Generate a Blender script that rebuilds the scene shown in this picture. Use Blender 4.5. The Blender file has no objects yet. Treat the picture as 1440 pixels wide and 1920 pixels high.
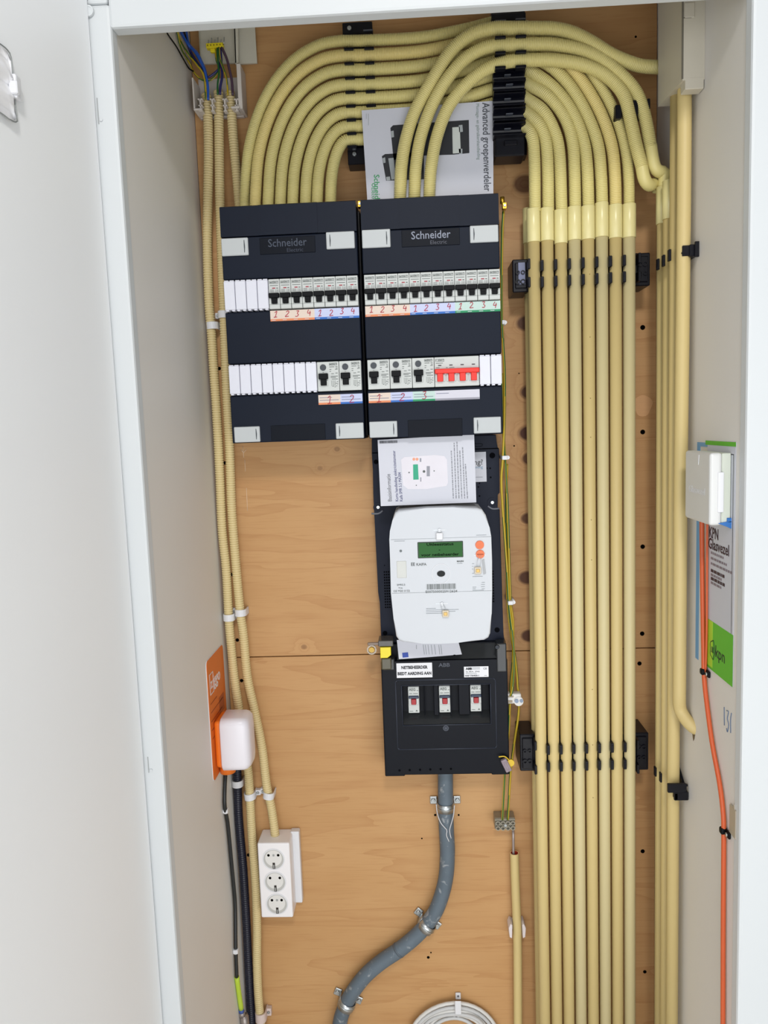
import bpy, bmesh, math, random
import numpy as np
from mathutils import Vector, Matrix
random.seed(5)
SC = bpy.context.scene
COL = SC.collection
# ------------------------------------------------------------------ camera
F = 1450.0
_V = np.array([473, 12950, F]); _H = np.array([-32000, 975, F])
_Z = -_V / np.linalg.norm(_V); _X = -_H; _X = _X - _X.dot(_Z) * _Z; _X /= np.linalg.norm(_X); _Y = np.cross(_Z, _X)
A = np.stack([_X, _Y, _Z], 1)
CAM = np.array([0.0, -1.38, 1.40])
cd = bpy.data.cameras.new('camera'); cam = bpy.data.objects.new('camera', cd); COL.objects.link(cam)
cd.sensor_fit = 'VERTICAL'; cd.sensor_height = 36.0; cd.lens = F / 1920 * 36.0; cd.clip_start = 0.02
R = A.T @ np.diag([1, -1, -1])
M = Matrix([[*R[0], CAM[0]], [*R[1], CAM[1]], [*R[2], CAM[2]], [0, 0, 0, 1]])
cam.matrix_world = M
SC.camera = cam
# ------------------------------------------------------------------ light
w = bpy.data.worlds.new('world'); SC.world = w; w.use_nodes = True
w.node_tree.nodes['Background'].inputs[0].default_value = (0.93, 0.96, 1.0, 1)
w.node_tree.nodes['Background'].inputs[1].default_value = 0.44
def area(name, loc, target, size, power, col, shape='DISK', size_y=None):
    l = bpy.data.lights.new(name, 'AREA'); l.shape = shape; l.size = size; l.size_y = size_y or size; l.energy = power; l.color = col
    o = bpy.data.objects.new(name, l); COL.objects.link(o); o.location = loc
    o.rotation_euler = (Vector(target) - Vector(loc)).to_track_quat('-Z', 'Y').to_euler(); return o
area('ceiling_lamp_light', (0.12, -2.05, 2.55), (0.05, -0.3, 1.1), 0.30, 20, (1.0, 0.97, 0.93))
area('front_fill_light', (0.1, -2.5, 0.86), (0.05, 0, 1.45), 3.2, 54, (0.96, 0.98, 1.0), 'RECTANGLE', 1.66)  # added broad fill behind the camera, brightens side walls and board top
SC.view_settings.view_transform = 'Standard'; SC.view_settings.look = 'None'
SC.view_settings.exposure = -0.22; SC.view_settings.gamma = 1.0; SC.view_settings.use_curve_mapping = False
# ------------------------------------------------------------------ helpers
def U(u, v, y=0.0, ax=1):
    """point of the picture (1440x1920) on the plane y = const (or x = const with ax=0)"""
    d = A.T @ np.array([(u - 720) / F, (v - 960) / F, 1]); t = (y - CAM[ax]) / d[ax]
    return CAM + t * d
def P(pts, y): return [U(p[0], p[1], p[2] if len(p) > 2 else y) for p in pts]
def lin(h):
    if isinstance(h, str):
        h = [int(h[i:i + 2], 16) / 255 for i in (0, 2, 4)]
        return tuple(((c + .055) / 1.055) ** 2.4 if c > .04 else c / 12.92 for c in h)
    return h
MATS = {}
def mat(name, col, rough=0.5, metal=0.0, var=0.06, scale=30, bump=0.0, trans=0.0, spec=0.5, stretch=None):
    if name in MATS: return MATS[name]
    m = bpy.data.materials.new(name); m.use_nodes = True; n = m.node_tree.nodes; L = m.node_tree.links
    b = n['Principled BSDF']; c = lin(col)
    b.inputs['Roughness'].default_value = rough; b.inputs['Metallic'].default_value = metal
    b.inputs['Specular IOR Level'].default_value = spec
    if trans: b.inputs['Transmission Weight'].default_value = trans
    geo = n.new('ShaderNodeNewGeometry'); mp = n.new('ShaderNodeMapping'); L.new(geo.outputs['Position'], mp.inputs[0])
    if stretch: mp.inputs['Scale'].default_value = stretch
    nz = n.new('ShaderNodeTexNoise'); nz.inputs['Scale'].default_value = scale; nz.inputs['Detail'].default_value = 4
    L.new(mp.outputs[0], nz.inputs['Vector'])
    mx = n.new('ShaderNodeMix'); mx.data_type = 'RGBA'
    mx.inputs[6].default_value = (*[x * (1 - var) for x in c], 1); mx.inputs[7].default_value = (*[min(1, x * (1 + var)) for x in c], 1)
    L.new(nz.outputs['Fac'], mx.inputs[0]); L.new(mx.outputs[2], b.inputs['Base Color'])
    if bump:
        bp = n.new('ShaderNodeBump'); bp.inputs['Strength'].default_value = bump; bp.inputs['Distance'].default_value = 0.001
        L.new(nz.outputs['Fac'], bp.inputs['Height']); L.new(bp.outputs[0], b.inputs['Normal'])
    MATS[name] = m; return m
WHITE = mat('white_plastic', 'DCDDE1', .38, var=.02)
PAINT = mat('white_paint', 'CBCFD1', .5, var=.015, scale=6)
DOORP = mat('door_paint', 'F0F2F4', .45, var=.02, scale=3)
BEIGE = mat('cupboard_lining', 'DDDAD5', .55, var=.03, scale=4)
CREAM = mat('smooth_conduit', 'CFBA80', .48, var=.04, scale=8, stretch=(1, 1, .2))
CREAM2 = mat('smooth_conduit_pale', 'CFC294', .48, var=.04, scale=8, stretch=(1, 1, .2))
CORR = mat('corrugated_conduit', 'D6CA88', .42, var=.05, scale=12)
CORR2 = mat('corrugated_conduit_yellow', 'DFCD88', .42, var=.05, scale=12)
CORR3 = mat('corrugated_conduit_tan', 'D8C592', .45, var=.05, scale=12)
COUP = mat('coupler_plastic', 'DCD196', .3, var=.02)
BLACK = mat('black_plastic', '06080C', .42, var=.15, spec=.15)
CLIPB = mat('clip_black', '090A14', .35, var=.15, spec=.3)
NAVY = mat('anthracite_cover', '0C1525', .5, var=.10, scale=14, spec=.18)
NAVY2 = mat('anthracite_lower', '232936', .45, var=.05, scale=14)
NAVY3 = mat('anthracite_dark', '0C111B', .45, var=.05, spec=.12)
ABBK = mat('charcoal_cover', '080C16', .45, var=.14, scale=16, spec=.18)
TRAY = mat('tray_plastic', '151B2B', .5, var=.06, scale=14, spec=.18)
LATCH = mat('latch_grey', 'B8BDBF', .45, var=.02)
BREAK = mat('breaker_body', 'C4C8C6', .42, var=.02)
BLANK = mat('blanking_plate', 'D9DBE6', .38, var=.02)
INK = mat('grey_ink', '5B615F', .7, var=.05)
INKD = mat('dark_ink', '22242A', .7, var=.05)
REDI = mat('red_ink', 'B3223C', .6, var=.05)
REDF = mat('red_flag', '9E1F36', .5, var=.05)
REDP = mat('red_plastic', 'E62A1C', .35, var=.03)
STEEL = mat('zinc_steel', 'B9BEC0', .3, .9, var=.08, scale=60)
BRASS = mat('brass', 'C9A23C', .28, .9, var=.08)
PAPER = mat('paper', 'C6C8D1', .6, var=.015)
PAPER2 = mat('paper_shiny', 'C6C8D2', .4, var=.01)
GRYC = mat('grey_cable_sheath', 'D3D2CE', .4, var=.04)
JBOX = mat('junction_plastic', 'CBC8BA', .5, var=.03)
TRUNK = mat('trunking_plastic', 'C9C3B4', .5, var=.03)
ORNG = mat('orange_plastic', 'E9761F', .4, var=.04)
ORNC = mat('orange_cable', 'C9582B', .4, var=.04)
YEL = mat('yellow_wire', 'B89C1C', .4, var=.05)
GRN = mat('green_wire', '1B5A28', .4, var=.05)
BLU = mat('blue_wire', '1E56B8', .35, var=.05)
DBLU = mat('dark_blue_wire', '252560', .4, var=.05)
BRN = mat('brown_wire', '4A3548', .4, var=.05)
SEALY = mat('yellow_seal', 'E6D31E', .35, var=.04)
CLEAR = mat('clear_plastic', 'D8D2C4', .15, var=.03, trans=.6)
SMOKE = mat('smoked_plastic', '2A2C2E', .12, var=.1)
# colour strips
C_OR = mat('strip_orange', 'D9855A', .6, var=.02); C_ORL = mat('strip_orange_pale', 'D9C9BC', .6, var=.02)
C_BL = mat('strip_blue', '2C67B8', .6, var=.02); C_BLL = mat('strip_blue_pale', 'BEC5E2', .6, var=.02)
C_GR = mat('strip_green', '1F8A5B', .6, var=.02); C_GRL = mat('strip_green_pale', 'BAD1CB', .6, var=.02)
C_GY = mat('strip_grey', '93939E', .6, var=.02); C_WH = mat('strip_white', 'CBCBD6', .6, var=.02)

class MB:
    def __init__(s): s.b = bmesh.new()
    def box(s, x0, x1, y0, y1, z0, z1, bev=0, seg=1, mi=0):
        if x0 > x1: x0, x1 = x1, x0
        if y0 > y1: y0, y1 = y1, y0
        if z0 > z1: z0, z1 = z1, z0
        t = bmesh.new(); bmesh.ops.create_cube(t, size=1)
        for v in t.verts: v.co = Vector(((x0 + x1) / 2 + v.co.x * (x1 - x0), (y0 + y1) / 2 + v.co.y * (y1 - y0), (z0 + z1) / 2 + v.co.z * (z1 - z0)))
        if bev: bmesh.ops.bevel(t, geom=t.edges[:], offset=min(bev, .49 * min(x1 - x0, y1 - y0, z1 - z0)), segments=seg, affect='EDGES', profile=.5)
        s.add(t, mi); return s
    def add(s, t, mi=0):
        m = {}
        for v in t.verts: m[v] = s.b.verts.new(v.co)
        for f in t.faces:
            try: nf = s.b.faces.new([m[v] for v in f.verts]); nf.material_index = mi
            except ValueError: pass
        t.free()
    def prism(s, pts, y0, y1, bev=0, mi=0, ax='y', seg=2):
        """outline in the xz plane (ax='y') or yz plane (ax='x') pulled from y0 (front) to y1"""
        t = bmesh.new()
        if ax == 'y': mk = lambda p, y: Vector((p[0], y, p[1]))
        else: mk = lambda p, y: Vector((y, p[0], p[1]))
        a = [t.verts.new(mk(p, y0)) for p in pts]; b = [t.verts.new(mk(p, y1)) for p in pts]
        ft = t.faces.new(a); t.faces.new(b[::-1]); n = len(pts)
        for i in range(n): t.faces.new([a[(i + 1) % n], a[i], b[i], b[(i + 1) % n]])
        if bev: bmesh.ops.bevel(t, geom=[e for e in ft.edges], offset=bev, segments=seg, affect='EDGES', profile=.5)
        bmesh.ops.recalc_face_normals(t, faces=t.faces[:]); s.add(t, mi); return s
    def cyl(s, p0, p1, r, seg=12, r1=None, mi=0):
        s.raw(*tube_np([p0, p1], [r, r if r1 is None else r1], seg), mi=mi); return s
    def raw(s, V, Fc, mi=0):
        vs = [s.b.verts.new(v) for v in V]
        for f in Fc:
            try: nf = s.b.faces.new([vs[i] for i in f]); nf.material_index = mi; nf.smooth = len(f) == 4
            except ValueError: pass
        return s
    def path(s, pts, r, seg=8, sub=6, mi=0):
        c = catmull(pts, sub) if len(pts) > 2 else [np.array(p) for p in pts]
        s.raw(*tube_np(c, [r] * len(c), seg), mi=mi); return s
    def ring(s, c, ro, ri, y0, y1, seg=24, mi=0, ez=1.0):
        t = bmesh.new(); L = []
        for (r, y) in ((ro, y1), (ro, y0), (ri, y0), (ri, y1)):
            L.append([t.verts.new((c[0] + r * math.cos(a), y, c[1] + ez * r * math.sin(a))) for a in [2 * math.pi * i / seg for i in range(seg)]])
        for k in range(4):
            for i in range(seg): t.faces.new([L[k][i], L[k][(i + 1) % seg], L[(k + 1) % 4][(i + 1) % seg], L[(k + 1) % 4][i]])
        bmesh.ops.recalc_face_normals(t, faces=t.faces[:]); s.add(t, mi); return s
    def mesh(s, name):
        m = bpy.data.meshes.new(name); s.b.to_mesh(m); s.b.free(); return m
def rotated(mb, ang, c, ax='Y'):
    bmesh.ops.rotate(mb.b, verts=mb.b.verts[:], cent=Vector(c), matrix=Matrix.Rotation(ang, 3, ax)); return mb
def catmull(pts, n=8):
    pts = [np.array(p, float) for p in pts]; q = [2 * pts[0] - pts[1]] + pts + [2 * pts[-1] - pts[-2]]; out = []
    for i in range(1, len(q) - 2):
        a, b, c, d = q[i - 1:i + 3]
        for k in range(n):
            t = k / n; out.append(.5 * ((2 * b) + (c - a) * t + (2 * a - 5 * b + 4 * c - d) * t * t + (3 * b - a - 3 * c + d) * t ** 3))
    out.append(pts[-1]); return out
def resample(pts, step):
    pts = np.array(pts); d = np.r_[0, np.cumsum(np.linalg.norm(np.diff(pts, axis=0), axis=1))]; n = max(2, int(d[-1] / step) + 1)
    t = np.linspace(0, d[-1], n); return np.stack([np.interp(t, d, pts[:, k]) for k in range(3)], 1)
def frames(pts):
    pts = np.array(pts, float); T = np.gradient(pts, axis=0); T /= np.linalg.norm(T, axis=1)[:, None] + 1e-12
    n = np.cross(T[0], [0, 1, 0]);
    if np.linalg.norm(n) < .1: n = np.cross(T[0], [1, 0, 0])
    n /= np.linalg.norm(n); N = []
    for t in T: n = n - n.dot(t) * t; n /= np.linalg.norm(n); N.append(n)
    N = np.array(N); return pts, T, N, np.cross(T, N)
def tube_np(pts, rad, seg=12, caps=True, off=None):
    pts, T, N, B = frames(pts); k = len(pts); a = np.arange(seg) * 2 * math.pi / seg
    rad = np.array(rad)[:, None, None]
    if off is not None: pts = pts + T * np.array(off)[:, None]
    V = pts[:, None, :] + rad * (N[:, None, :] * np.cos(a)[None, :, None] + B[:, None, :] * np.sin(a)[None, :, None])
    V = V.reshape(-1, 3).tolist(); Fc = []
    for i in range(k - 1):
        for j in range(seg):
            j2 = (j + 1) % seg; Fc.append((i * seg + j, i * seg + j2, (i + 1) * seg + j2, (i + 1) * seg + j))
    if caps: Fc.append(tuple(range(seg))[::-1]); Fc.append(tuple((k - 1) * seg + j for j in range(seg)))
    return V, Fc
# --- objects
WL = {}
def tagit(o, label=None, cat=None, group=None, kind=None):
    if label: o['label'] = label
    if cat: o['category'] = cat
    if group: o['group'] = group
    if kind: o['kind'] = kind
def thing(name, label, cat, loc, group=None):
    o = bpy.data.objects.new(name, None); COL.objects.link(o); o.empty_display_size = .02
    o.location = loc; WL[o.name] = np.array(loc, float); tagit(o, label, cat, group); return o
def link(name, me, m, parent=None, org=(0, 0, 0), label=None, smooth=None):
    """link a mesh whose coordinates are relative to the world point org"""
    if isinstance(me, MB): me = me.mesh(name)
    if not me.materials:
        for q in (m if isinstance(m, (list, tuple)) else [m]): me.materials.append(q)
    if smooth is not None: me.polygons.foreach_set('use_smooth', [smooth] * len(me.polygons))
    o = bpy.data.objects.new(name, me); COL.objects.link(o); org = np.array(org, float)
    if parent is not None: o.parent = parent; o.location = org - WL[parent.name]
    else: o.location = org
    WL[o.name] = org
    if label: o['label'] = label
    return o
def solo(name, mb, m, label, cat, group=None, smooth=None):
    """a thing that is one mesh: origin moved to its base"""
    me = mb.mesh(name) if isinstance(mb, MB) else mb
    co = np.empty(len(me.vertices) * 3); me.vertices.foreach_get('co', co); co = co.reshape(-1, 3)
    c = np.array([(co[:, 0].min() + co[:, 0].max()) / 2, (co[:, 1].min() + co[:, 1].max()) / 2, co[:, 2].min()])
    me.vertices.foreach_set('co', (co - c).ravel()); o = link(name, me, m, None, c, None, smooth); tagit(o, label, cat, group); return o
def rect(u0, v0, u1, v1, y, ax=1):
    uc, vc = (u0 + u1) / 2, (v0 + v1) / 2
    if ax == 1: return U(u0, vc, y)[0], U(u1, vc, y)[0], U(uc, v1, y)[2], U(uc, v0, y)[2]
def pxbox(mb, u0, v0, u1, v1, yf, yb, bev=0, seg=1, mi=0):
    x0, x1, z0, z1 = rect(u0, v0, u1, v1, yf); mb.box(x0, x1, yf, yb, z0, z1, bev, seg, mi); return (x0 + x1) / 2, (z0 + z1) / 2
def smooth_tube(name, pts, r, m, label=None, cat=None, group=None, parent=None, seg=16, step=.02, stripes=None, twist=0):
    c = resample(catmull(pts, 10), step) if len(pts) > 2 else np.array(pts)
    V, Fc = tube_np(c, [r] * len(c), seg)
    me = bpy.data.meshes.new(name); me.from_pydata(V, [], Fc); me.polygons.foreach_set('use_smooth', [True] * len(me.polygons))
    for q in (m if isinstance(m, (list, tuple)) else [m]): me.materials.append(q)
    if stripes:
        k = len(c) - 1
        for i in range(k):
            for j in range(seg):
                if int(j + i * twist) % seg in stripes: me.polygons[i * seg + j].material_index = 1
    if parent is not None: return link(name, me, m, parent, (0, 0, 0))
    return solo(name, me, m, label, cat, group)
def corrugated(name, pts, r, m, label=None, cat='conduit', group=None, parent=None, pitch=.0027, seg=14, depth=.0013):
    c = resample(catmull(pts, 12), pitch); pts4, rr, off = [], [], []
    for i, p in enumerate(c):
        for (o, q) in ((-.43, 0), (-.33, 1), (.33, 1), (.43, 0)):
            pts4.append(p); off.append(o * pitch); rr.append(r if q else r - depth)
    cc, T, N, B = frames(c); T4 = np.repeat(T, 4, 0); N4 = np.repeat(N, 4, 0); B4 = np.repeat(B, 4, 0)
    base = np.repeat(cc, 4, 0) + T4 * np.array(off)[:, None]; a = np.arange(seg) * 2 * math.pi / seg
    V = base[:, None, :] + np.array(rr)[:, None, None] * (N4[:, None, :] * np.cos(a)[None, :, None] + B4[:, None, :] * np.sin(a)[None, :, None])
    k = len(base); i = np.arange(k - 1)[:, None] * seg; j = np.arange(seg)[None, :]; j2 = (j + 1) % seg
    Q = np.stack([i + j, i + j2, i + seg + j2, i + seg + j], -1).reshape(-1, 4).tolist()
    Q.append(list(range(seg))[::-1]); Q.append([(k - 1) * seg + t for t in range(seg)])
    me = bpy.data.meshes.new(name); me.from_pydata(V.reshape(-1, 3).tolist(), [], Q)
    me.polygons.foreach_set('use_smooth', [True] * len(me.polygons)); me.materials.append(m)
    if parent is not None: return link(name, me, m, parent, (0, 0, 0))
    return solo(name, me, m, label, cat, group)
def textmesh(s, size, bold=0.0, ext=.00012, align='CENTER', width=None):
    c = bpy.data.curves.new('t', 'FONT'); c.body = s; c.size = size; c.align_x = align; c.align_y = 'CENTER'
    c.extrude = ext; c.offset = bold; c.resolution_u = 2; o = bpy.data.objects.new('t', c); COL.objects.link(o)
    dg = bpy.context.evaluated_depsgraph_get(); me = bpy.data.meshes.new_from_object(o.evaluated_get(dg))
    bpy.data.objects.remove(o); bpy.data.curves.remove(c)
    if width:
        co = np.empty(len(me.vertices) * 3); me.vertices.foreach_get('co', co); co = co.reshape(-1, 3)
        wd = np.ptp(co[:, 0]); co[:, 0] *= width / wd; me.vertices.foreach_set('co', co.ravel())
    me.materials.clear(); return me
def orient(me, right, up):
    r = np.array(right, float); u = np.array(up, float); r /= np.linalg.norm(r); u /= np.linalg.norm(u); n = np.cross(r, u)
    co = np.empty(len(me.vertices) * 3); me.vertices.foreach_get('co', co); co = co.reshape(-1, 3) @ np.stack([r, u, n])
    me.vertices.foreach_set('co', co.ravel()); return me
def text(parent, s, at, size, m, right=(1, 0, 0), up=(0, 0, 1), bold=0.0, align='CENTER', width=None, name='lettering', ext=.00012):
    return link(name, orient(textmesh(s, size, bold, ext, align, width), right, up), m, parent, at)
DIG = {'1': [[(-.25, .25), (.12, .5), (-.05, -.5)], [(-.3, -.5), (.3, -.45)]],
       '2': [[(-.25, .3), (0, .5), (.25, .3), (.1, 0), (-.3, -.45), (.35, -.42)]],
       '3': [[(-.25, .45), (.2, .48), (-.02, .08), (.25, -.15), (.05, -.45), (-.3, -.4)]],
       '4': [[(-.1, .5), (-.3, -.05), (.32, -.02)], [(.18, .3), (.12, -.5)]]}
def digit(parent, d, at, h, tilt=0.0, r=.00055):
    mb = MB()
    for st in DIG[d]:
        mb.path([(p[0] * h * .9 + p[1] * h * tilt, 0, p[1] * h) for p in st], r, 6, 4)
    return link('handwritten_number', mb, REDI, parent, at)
def screw(parent, x, z, y, r=.004, m=STEEL):
    mb = MB(); mb.cyl((0, 0, 0), (0, -.0018, 0), r, 14, r * .75); mb.box(-r * .6, r * .6, -.0022, -.0015, -.0004, .0004); mb.box(-.0004, .0004, -.0022, -.0015, -r * .6, r * .6)
    return link('screw', mb, m, parent, (x, y, z))
XL, XR, YF = -.364, .4195, -.357
ZS = .983      # joint between the two boards

# ================================================================== SETTING
def struct(name, mb, m, parent=None):
    o = link(name, mb, m, parent); 
    if parent is None: o['kind'] = 'structure'
    return o
ZC = float(U(1200, 0, 0)[2]) + .012
struct('wall_left', MB().box(XL - .012, XL, -.352, .012, .001, ZC), BEIGE)
struct('wall_right', MB().box(XR, XR + .012, -.352, .012, .001, ZC), BEIGE)
struct('ceiling', MB().box(XL, XR, -.352, .012, ZC, ZC + .012), BEIGE)  # out of view; set low so it bounces light onto the upper board
fl = mat('hall_floor', 'E9E4DA', .45, var=.05, scale=5)
struct('floor', MB().box(-2.2, 2.2, -4.4, .02, -.02, 0), fl)
# plywood with knots
def plywood():
    m = bpy.data.materials.new('plywood'); m.use_nodes = True; n = m.node_tree.nodes; L = m.node_tree.links; b = n['Principled BSDF']
    b.inputs['Roughness'].default_value = .5; b.inputs['Specular IOR Level'].default_value = .35
    geo = n.new('ShaderNodeNewGeometry'); sx = n.new('ShaderNodeSeparateXYZ'); L.new(geo.outputs['Position'], sx.inputs[0])
    def math_(op, a, b_=None, cl=False):
        q = n.new('ShaderNodeMath'); q.operation = op; q.use_clamp = cl
        for i, v in enumerate((a, b_)):
            if v is None: continue
            if isinstance(v, (int, float)): q.inputs[i].default_value = v
            else: L.new(v, q.inputs[i])
        return q.outputs[0]
    knots = [(986, 606, .018, .95), (992, 735, .017, .95), (990, 812, .018, 1), (993, 860, .015, .9), (990, 972, .014, .9), (988, 1083, .017, .95), (992, 1192, .016, .95), (984, 345, .022, .8),
             (570, 1213, .006, .4), (632, 842, .006, .35), (600, 878, .005, .25)]
    dmin = None; ksum = None; phase = None
    for (u, v, r, s) in knots:
        p = U(u, v, 0)
        dx = math_('MULTIPLY', math_('SUBTRACT', sx.outputs[0], float(p[0])), .8); dz = math_('SUBTRACT', sx.outputs[2], float(p[2]))
        d = math_('SQRT', math_('ADD', math_('MULTIPLY', dx, dx), math_('MULTIPLY', dz, dz)))
        k = math_('MULTIPLY', math_('SUBTRACT', 1.0, math_('MULTIPLY', math_('SUBTRACT', d, r * .55), 1 / (r * .3)), True), s, True)
        ksum = k if ksum is None else math_('MAXIMUM', ksum, k)
        q = math_('DIVIDE', r * r * 1.6, math_('ADD', math_('MULTIPLY', d, d), r * r))
        q = math_('MULTIPLY', q, math_('DIVIDE', dz, r * 2.0)) if False else q
        phase = q if phase is None else math_('ADD', phase, q)
    mp = n.new('ShaderNodeMapping'); mp.inputs['Scale'].default_value = (.9, 1, 9); L.new(geo.outputs['Position'], mp.inputs[0])
    nz = n.new('ShaderNodeTexNoise'); nz.inputs['Scale'].default_value = 1.5; nz.inputs['Detail'].default_value = 3; nz.inputs['Distortion'].default_value = .5; L.new(mp.outputs[0], nz.inputs['Vector'])
    # grain lines: contour bands of a slow noise field, bent around the knots
    ph = math_('ADD', math_('MULTIPLY', nz.outputs['Fac'], 6.0), math_('MULTIPLY', phase, 2.2))
    fr = math_('FRACT', ph); band = math_('POWER', fr, 4.0)
    mp2 = n.new('ShaderNodeMapping'); mp2.inputs['Scale'].default_value = (5, 1, 110); L.new(geo.outputs['Position'], mp2.inputs[0])
    fz = n.new('ShaderNodeTexNoise'); fz.inputs['Scale'].default_value = 3; fz.inputs['Detail'].default_value = 6; L.new(mp2.outputs[0], fz.inputs['Vector'])
    mp3 = n.new('ShaderNodeMapping'); mp3.inputs['Scale'].default_value = (2, 1, 5); L.new(geo.outputs['Position'], mp3.inputs[0])
    cz = n.new('ShaderNodeTexNoise'); cz.inputs['Scale'].default_value = 2.5; cz.inputs['Detail'].default_value = 3; L.new(mp3.outputs[0], cz.inputs['Vector'])
    def mix(f, a, c):
        q = n.new('ShaderNodeMix'); q.data_type = 'RGBA'; L.new(f, q.inputs[0])
        for i, v in ((6, a), (7, c)):
            if isinstance(v, tuple): q.inputs[i].default_value = (*v, 1)
            else: L.new(v, q.inputs[i])
        return q.outputs[2]
    c0 = mix(cz.outputs['Fac'], lin('B78A58'), lin('C79D6C'))
    c1 = mix(math_('MULTIPLY', band, .30), c0, lin('9E6838'))
    st = math_('MULTIPLY', math_('SUBTRACT', fz.outputs['Fac'], .52, ), 1.4, True)
    c2 = mix(st, c1, lin('9E6A3B'))
    ring = math_('MULTIPLY', math_('SUBTRACT', math_('SINE', math_('MULTIPLY', phase, 22.0)), .3), math_('MULTIPLY', math_('SUBTRACT', phase, .55), .8, True), True)
    c3 = mix(math_('MULTIPLY', ring, .7), c2, lin('8E5634'))
    c4 = mix(ksum, c3, lin('4A2613'))
    L.new(c4, b.inputs['Base Color'])
    bp = n.new('ShaderNodeBump'); bp.inputs['Strength'].default_value = .12; bp.inputs['Distance'].default_value = .0006; L.new(fz.outputs['Fac'], bp.inputs['Height']); L.new(bp.outputs[0], b.inputs['Normal'])
    return m
PLY = plywood()
wb = struct('wall_back', MB().box(XL, XR, .010, .022, .001, ZC), mat('backing_board', '6A4E33', .8))
link('plywood_panel', MB().box(XL + .001, XR - .001, 0, .0098, ZS + .0009, ZC - .0005, .0006), PLY, wb)
p2 = link('plywood_panel', MB().box(XL + .001, XR - .001, 0, .0098, .002, ZS - .0009, .0006), PLY, wb)
HOLE = mat('drill_hole', '060403', .9, spec=.05)
for i, (u, v, r) in enumerate([(1205, 614, 4.6), (1205, 810, 4.6), (1205, 1025, 4.4), (1204, 1188, 4.4), (1199, 1244, 4.2), (1205, 1596, 4.2), (1209, 1822, 3.6), (411, 691, 3.4), (421, 868, 3.4),
                  (435, 1077, 3.6), (445, 1200, 3.6), (453, 1276, 3.6), (466, 1603, 3.6), (816, 1528, 2.4), (860, 1528, 2.0), (791, 1572, 1.6), (803, 1795, 3.0), (808, 1786, 1.6), (1192, 69, 2.0), (964, 836, 1.5), (973, 700, 1.2)]):
    p = U(u, v, 0); mb = MB(); mb.cyl((0, .0004, 0), (0, -.0004, 0), r * .00092, 12)
    link('screw_hole', mb, HOLE, wb, p)
# oval veneer patch and pencil arrow on the board
p = U(1205, 761, 0); mb = MB(); mb.prism([(.016 * math.cos(a) * (1 + .15 * math.sin(3 * a)), .0185 * math.sin(a)) for a in [i * math.pi / 12 for i in range(24)]], -.0006, .0003)
link('veneer_patch', mb, mat('pale_veneer', 'CF9F6E', .55, var=.06, stretch=(1, 1, 12)), wb, p, label='pale oval veneer patch')
PENC = mat('pale_scuff', 'E0C6A8', .7)
mb = MB()
for a, b_ in (((455, 836), (457, 858)), ((459, 862), (460, 884)), ((462, 915), (464, 958)), ((451, 843), (457, 849)), ((462, 842), (457, 849))):
    mb.cyl(U(*a, -.0001), U(*b_, -.0001), .0005, 5)
link('pencil_arrow', mb, PENC, wb)
# frame
struct('trim_1', MB().box(XL - .105, XL + .0015, -.375, -.352, .001, 1.93, .004, 2), PAINT)     # left jamb
struct('trim_2', MB().box(XR - .0015, XR + .115, -.375, -.352, .001, 2.05, .004, 2), PAINT)      # right jamb
struct('trim_3', MB().box(XL - .0005, XR - .002, -.3752, -.352, 1.9015, 2.05, .004, 2), PAINT)             # lintel
struct('trim_4', MB().box(XL - .105, XL - .0012, -.3752, -.352, 1.9305, 2.05, .003, 2), PAINT)
struct('wall_front', MB().box(XR + .116, 2.2, -.37, -.36, .001, 2.5).box(-2.2, XL - .106, -.37, -.36, .001, 2.5).box(XL - .106, XR + .116, -.37, -.36, 2.051, 2.5), PAINT)
# hinge slots on left jamb
for (u, v0, v1) in ((183.5, 186, 230), (278, 1418, 1450)):
    p = U(u, (v0 + v1) / 2, -.3755); mb = MB(); h = (v1 - v0) / 2 * .0007; link('hinge_pin', MB().cyl((.0035, .0008, -h * .7), (.0035, -.0012, -h * .7), .0020, 12), PAINT, bpy.data.objects['trim_1'], p)
    mb.box(-.0004, .0005, -.0006, .0004, -h, h)
    link('hinge_slot', mb, mat('hinge_shadow_gap', 'A2A5A5', .6), bpy.data.objects['trim_1'], p)
mb = MB(); p = U(167, 22, -.376); mb.cyl((0, .0004, 0), (0, -.003, 0), .0058, 18); mb.ring((0, 0), .0066, .0045, -.0036, 0, 18); mb.cyl((-.004, .0004, .016), (-.004, -.003, .016), .004, 14)
link('hinge_cap', mb, PAINT, bpy.data.objects['trim_1'], p)
# door leaf, opened towards the camera
hx = U(178, 180, -.377)[0]
dm = MB().box(-.038, 0, -.86, 0, .006, 2.03, .003, 2); rotated(dm, math.radians(-4), (0, 0, 0), 'Z')
dr = link('door_1', dm, DOORP, None, (hx + .0005, -.378, 0)); dr['kind'] = 'structure'
# ---- wire loop pouch hanging on the door
def onDoor(u, v, off=0.0):
    a = math.radians(-4); nrm = np.array([math.cos(a), math.sin(a), 0]); o = np.array([hx + .0005, -.378, 0]) + nrm * off
    d = A.T @ np.array([(u - 720) / F, (v - 960) / F, 1]); t = (o - CAM).dot(nrm) / d.dot(nrm); return CAM + t * d
pt = thing('document_pouch', 'clear film document pouch with thin grey wire rim on the open door at left edge', 'pouch', onDoor(-20, 230, .001))
rim = [(-110, 20), (-60, 40), (0, 82), (15, 95), (21, 108), (24, 140), (28, 180), (31, 215), (33, 226), (29, 229), (20, 225), (0, 211), (-60, 175), (-110, 150)]
smooth_tube('wire_rim', [onDoor(u, v, .004) for u, v in rim], .0007, mat('rim_grey', '8E9291', .5), parent=pt, seg=6, step=.004)
mb = MB(); t = bmesh.new(); import itertools
g = []
cols_ = 8
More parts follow.
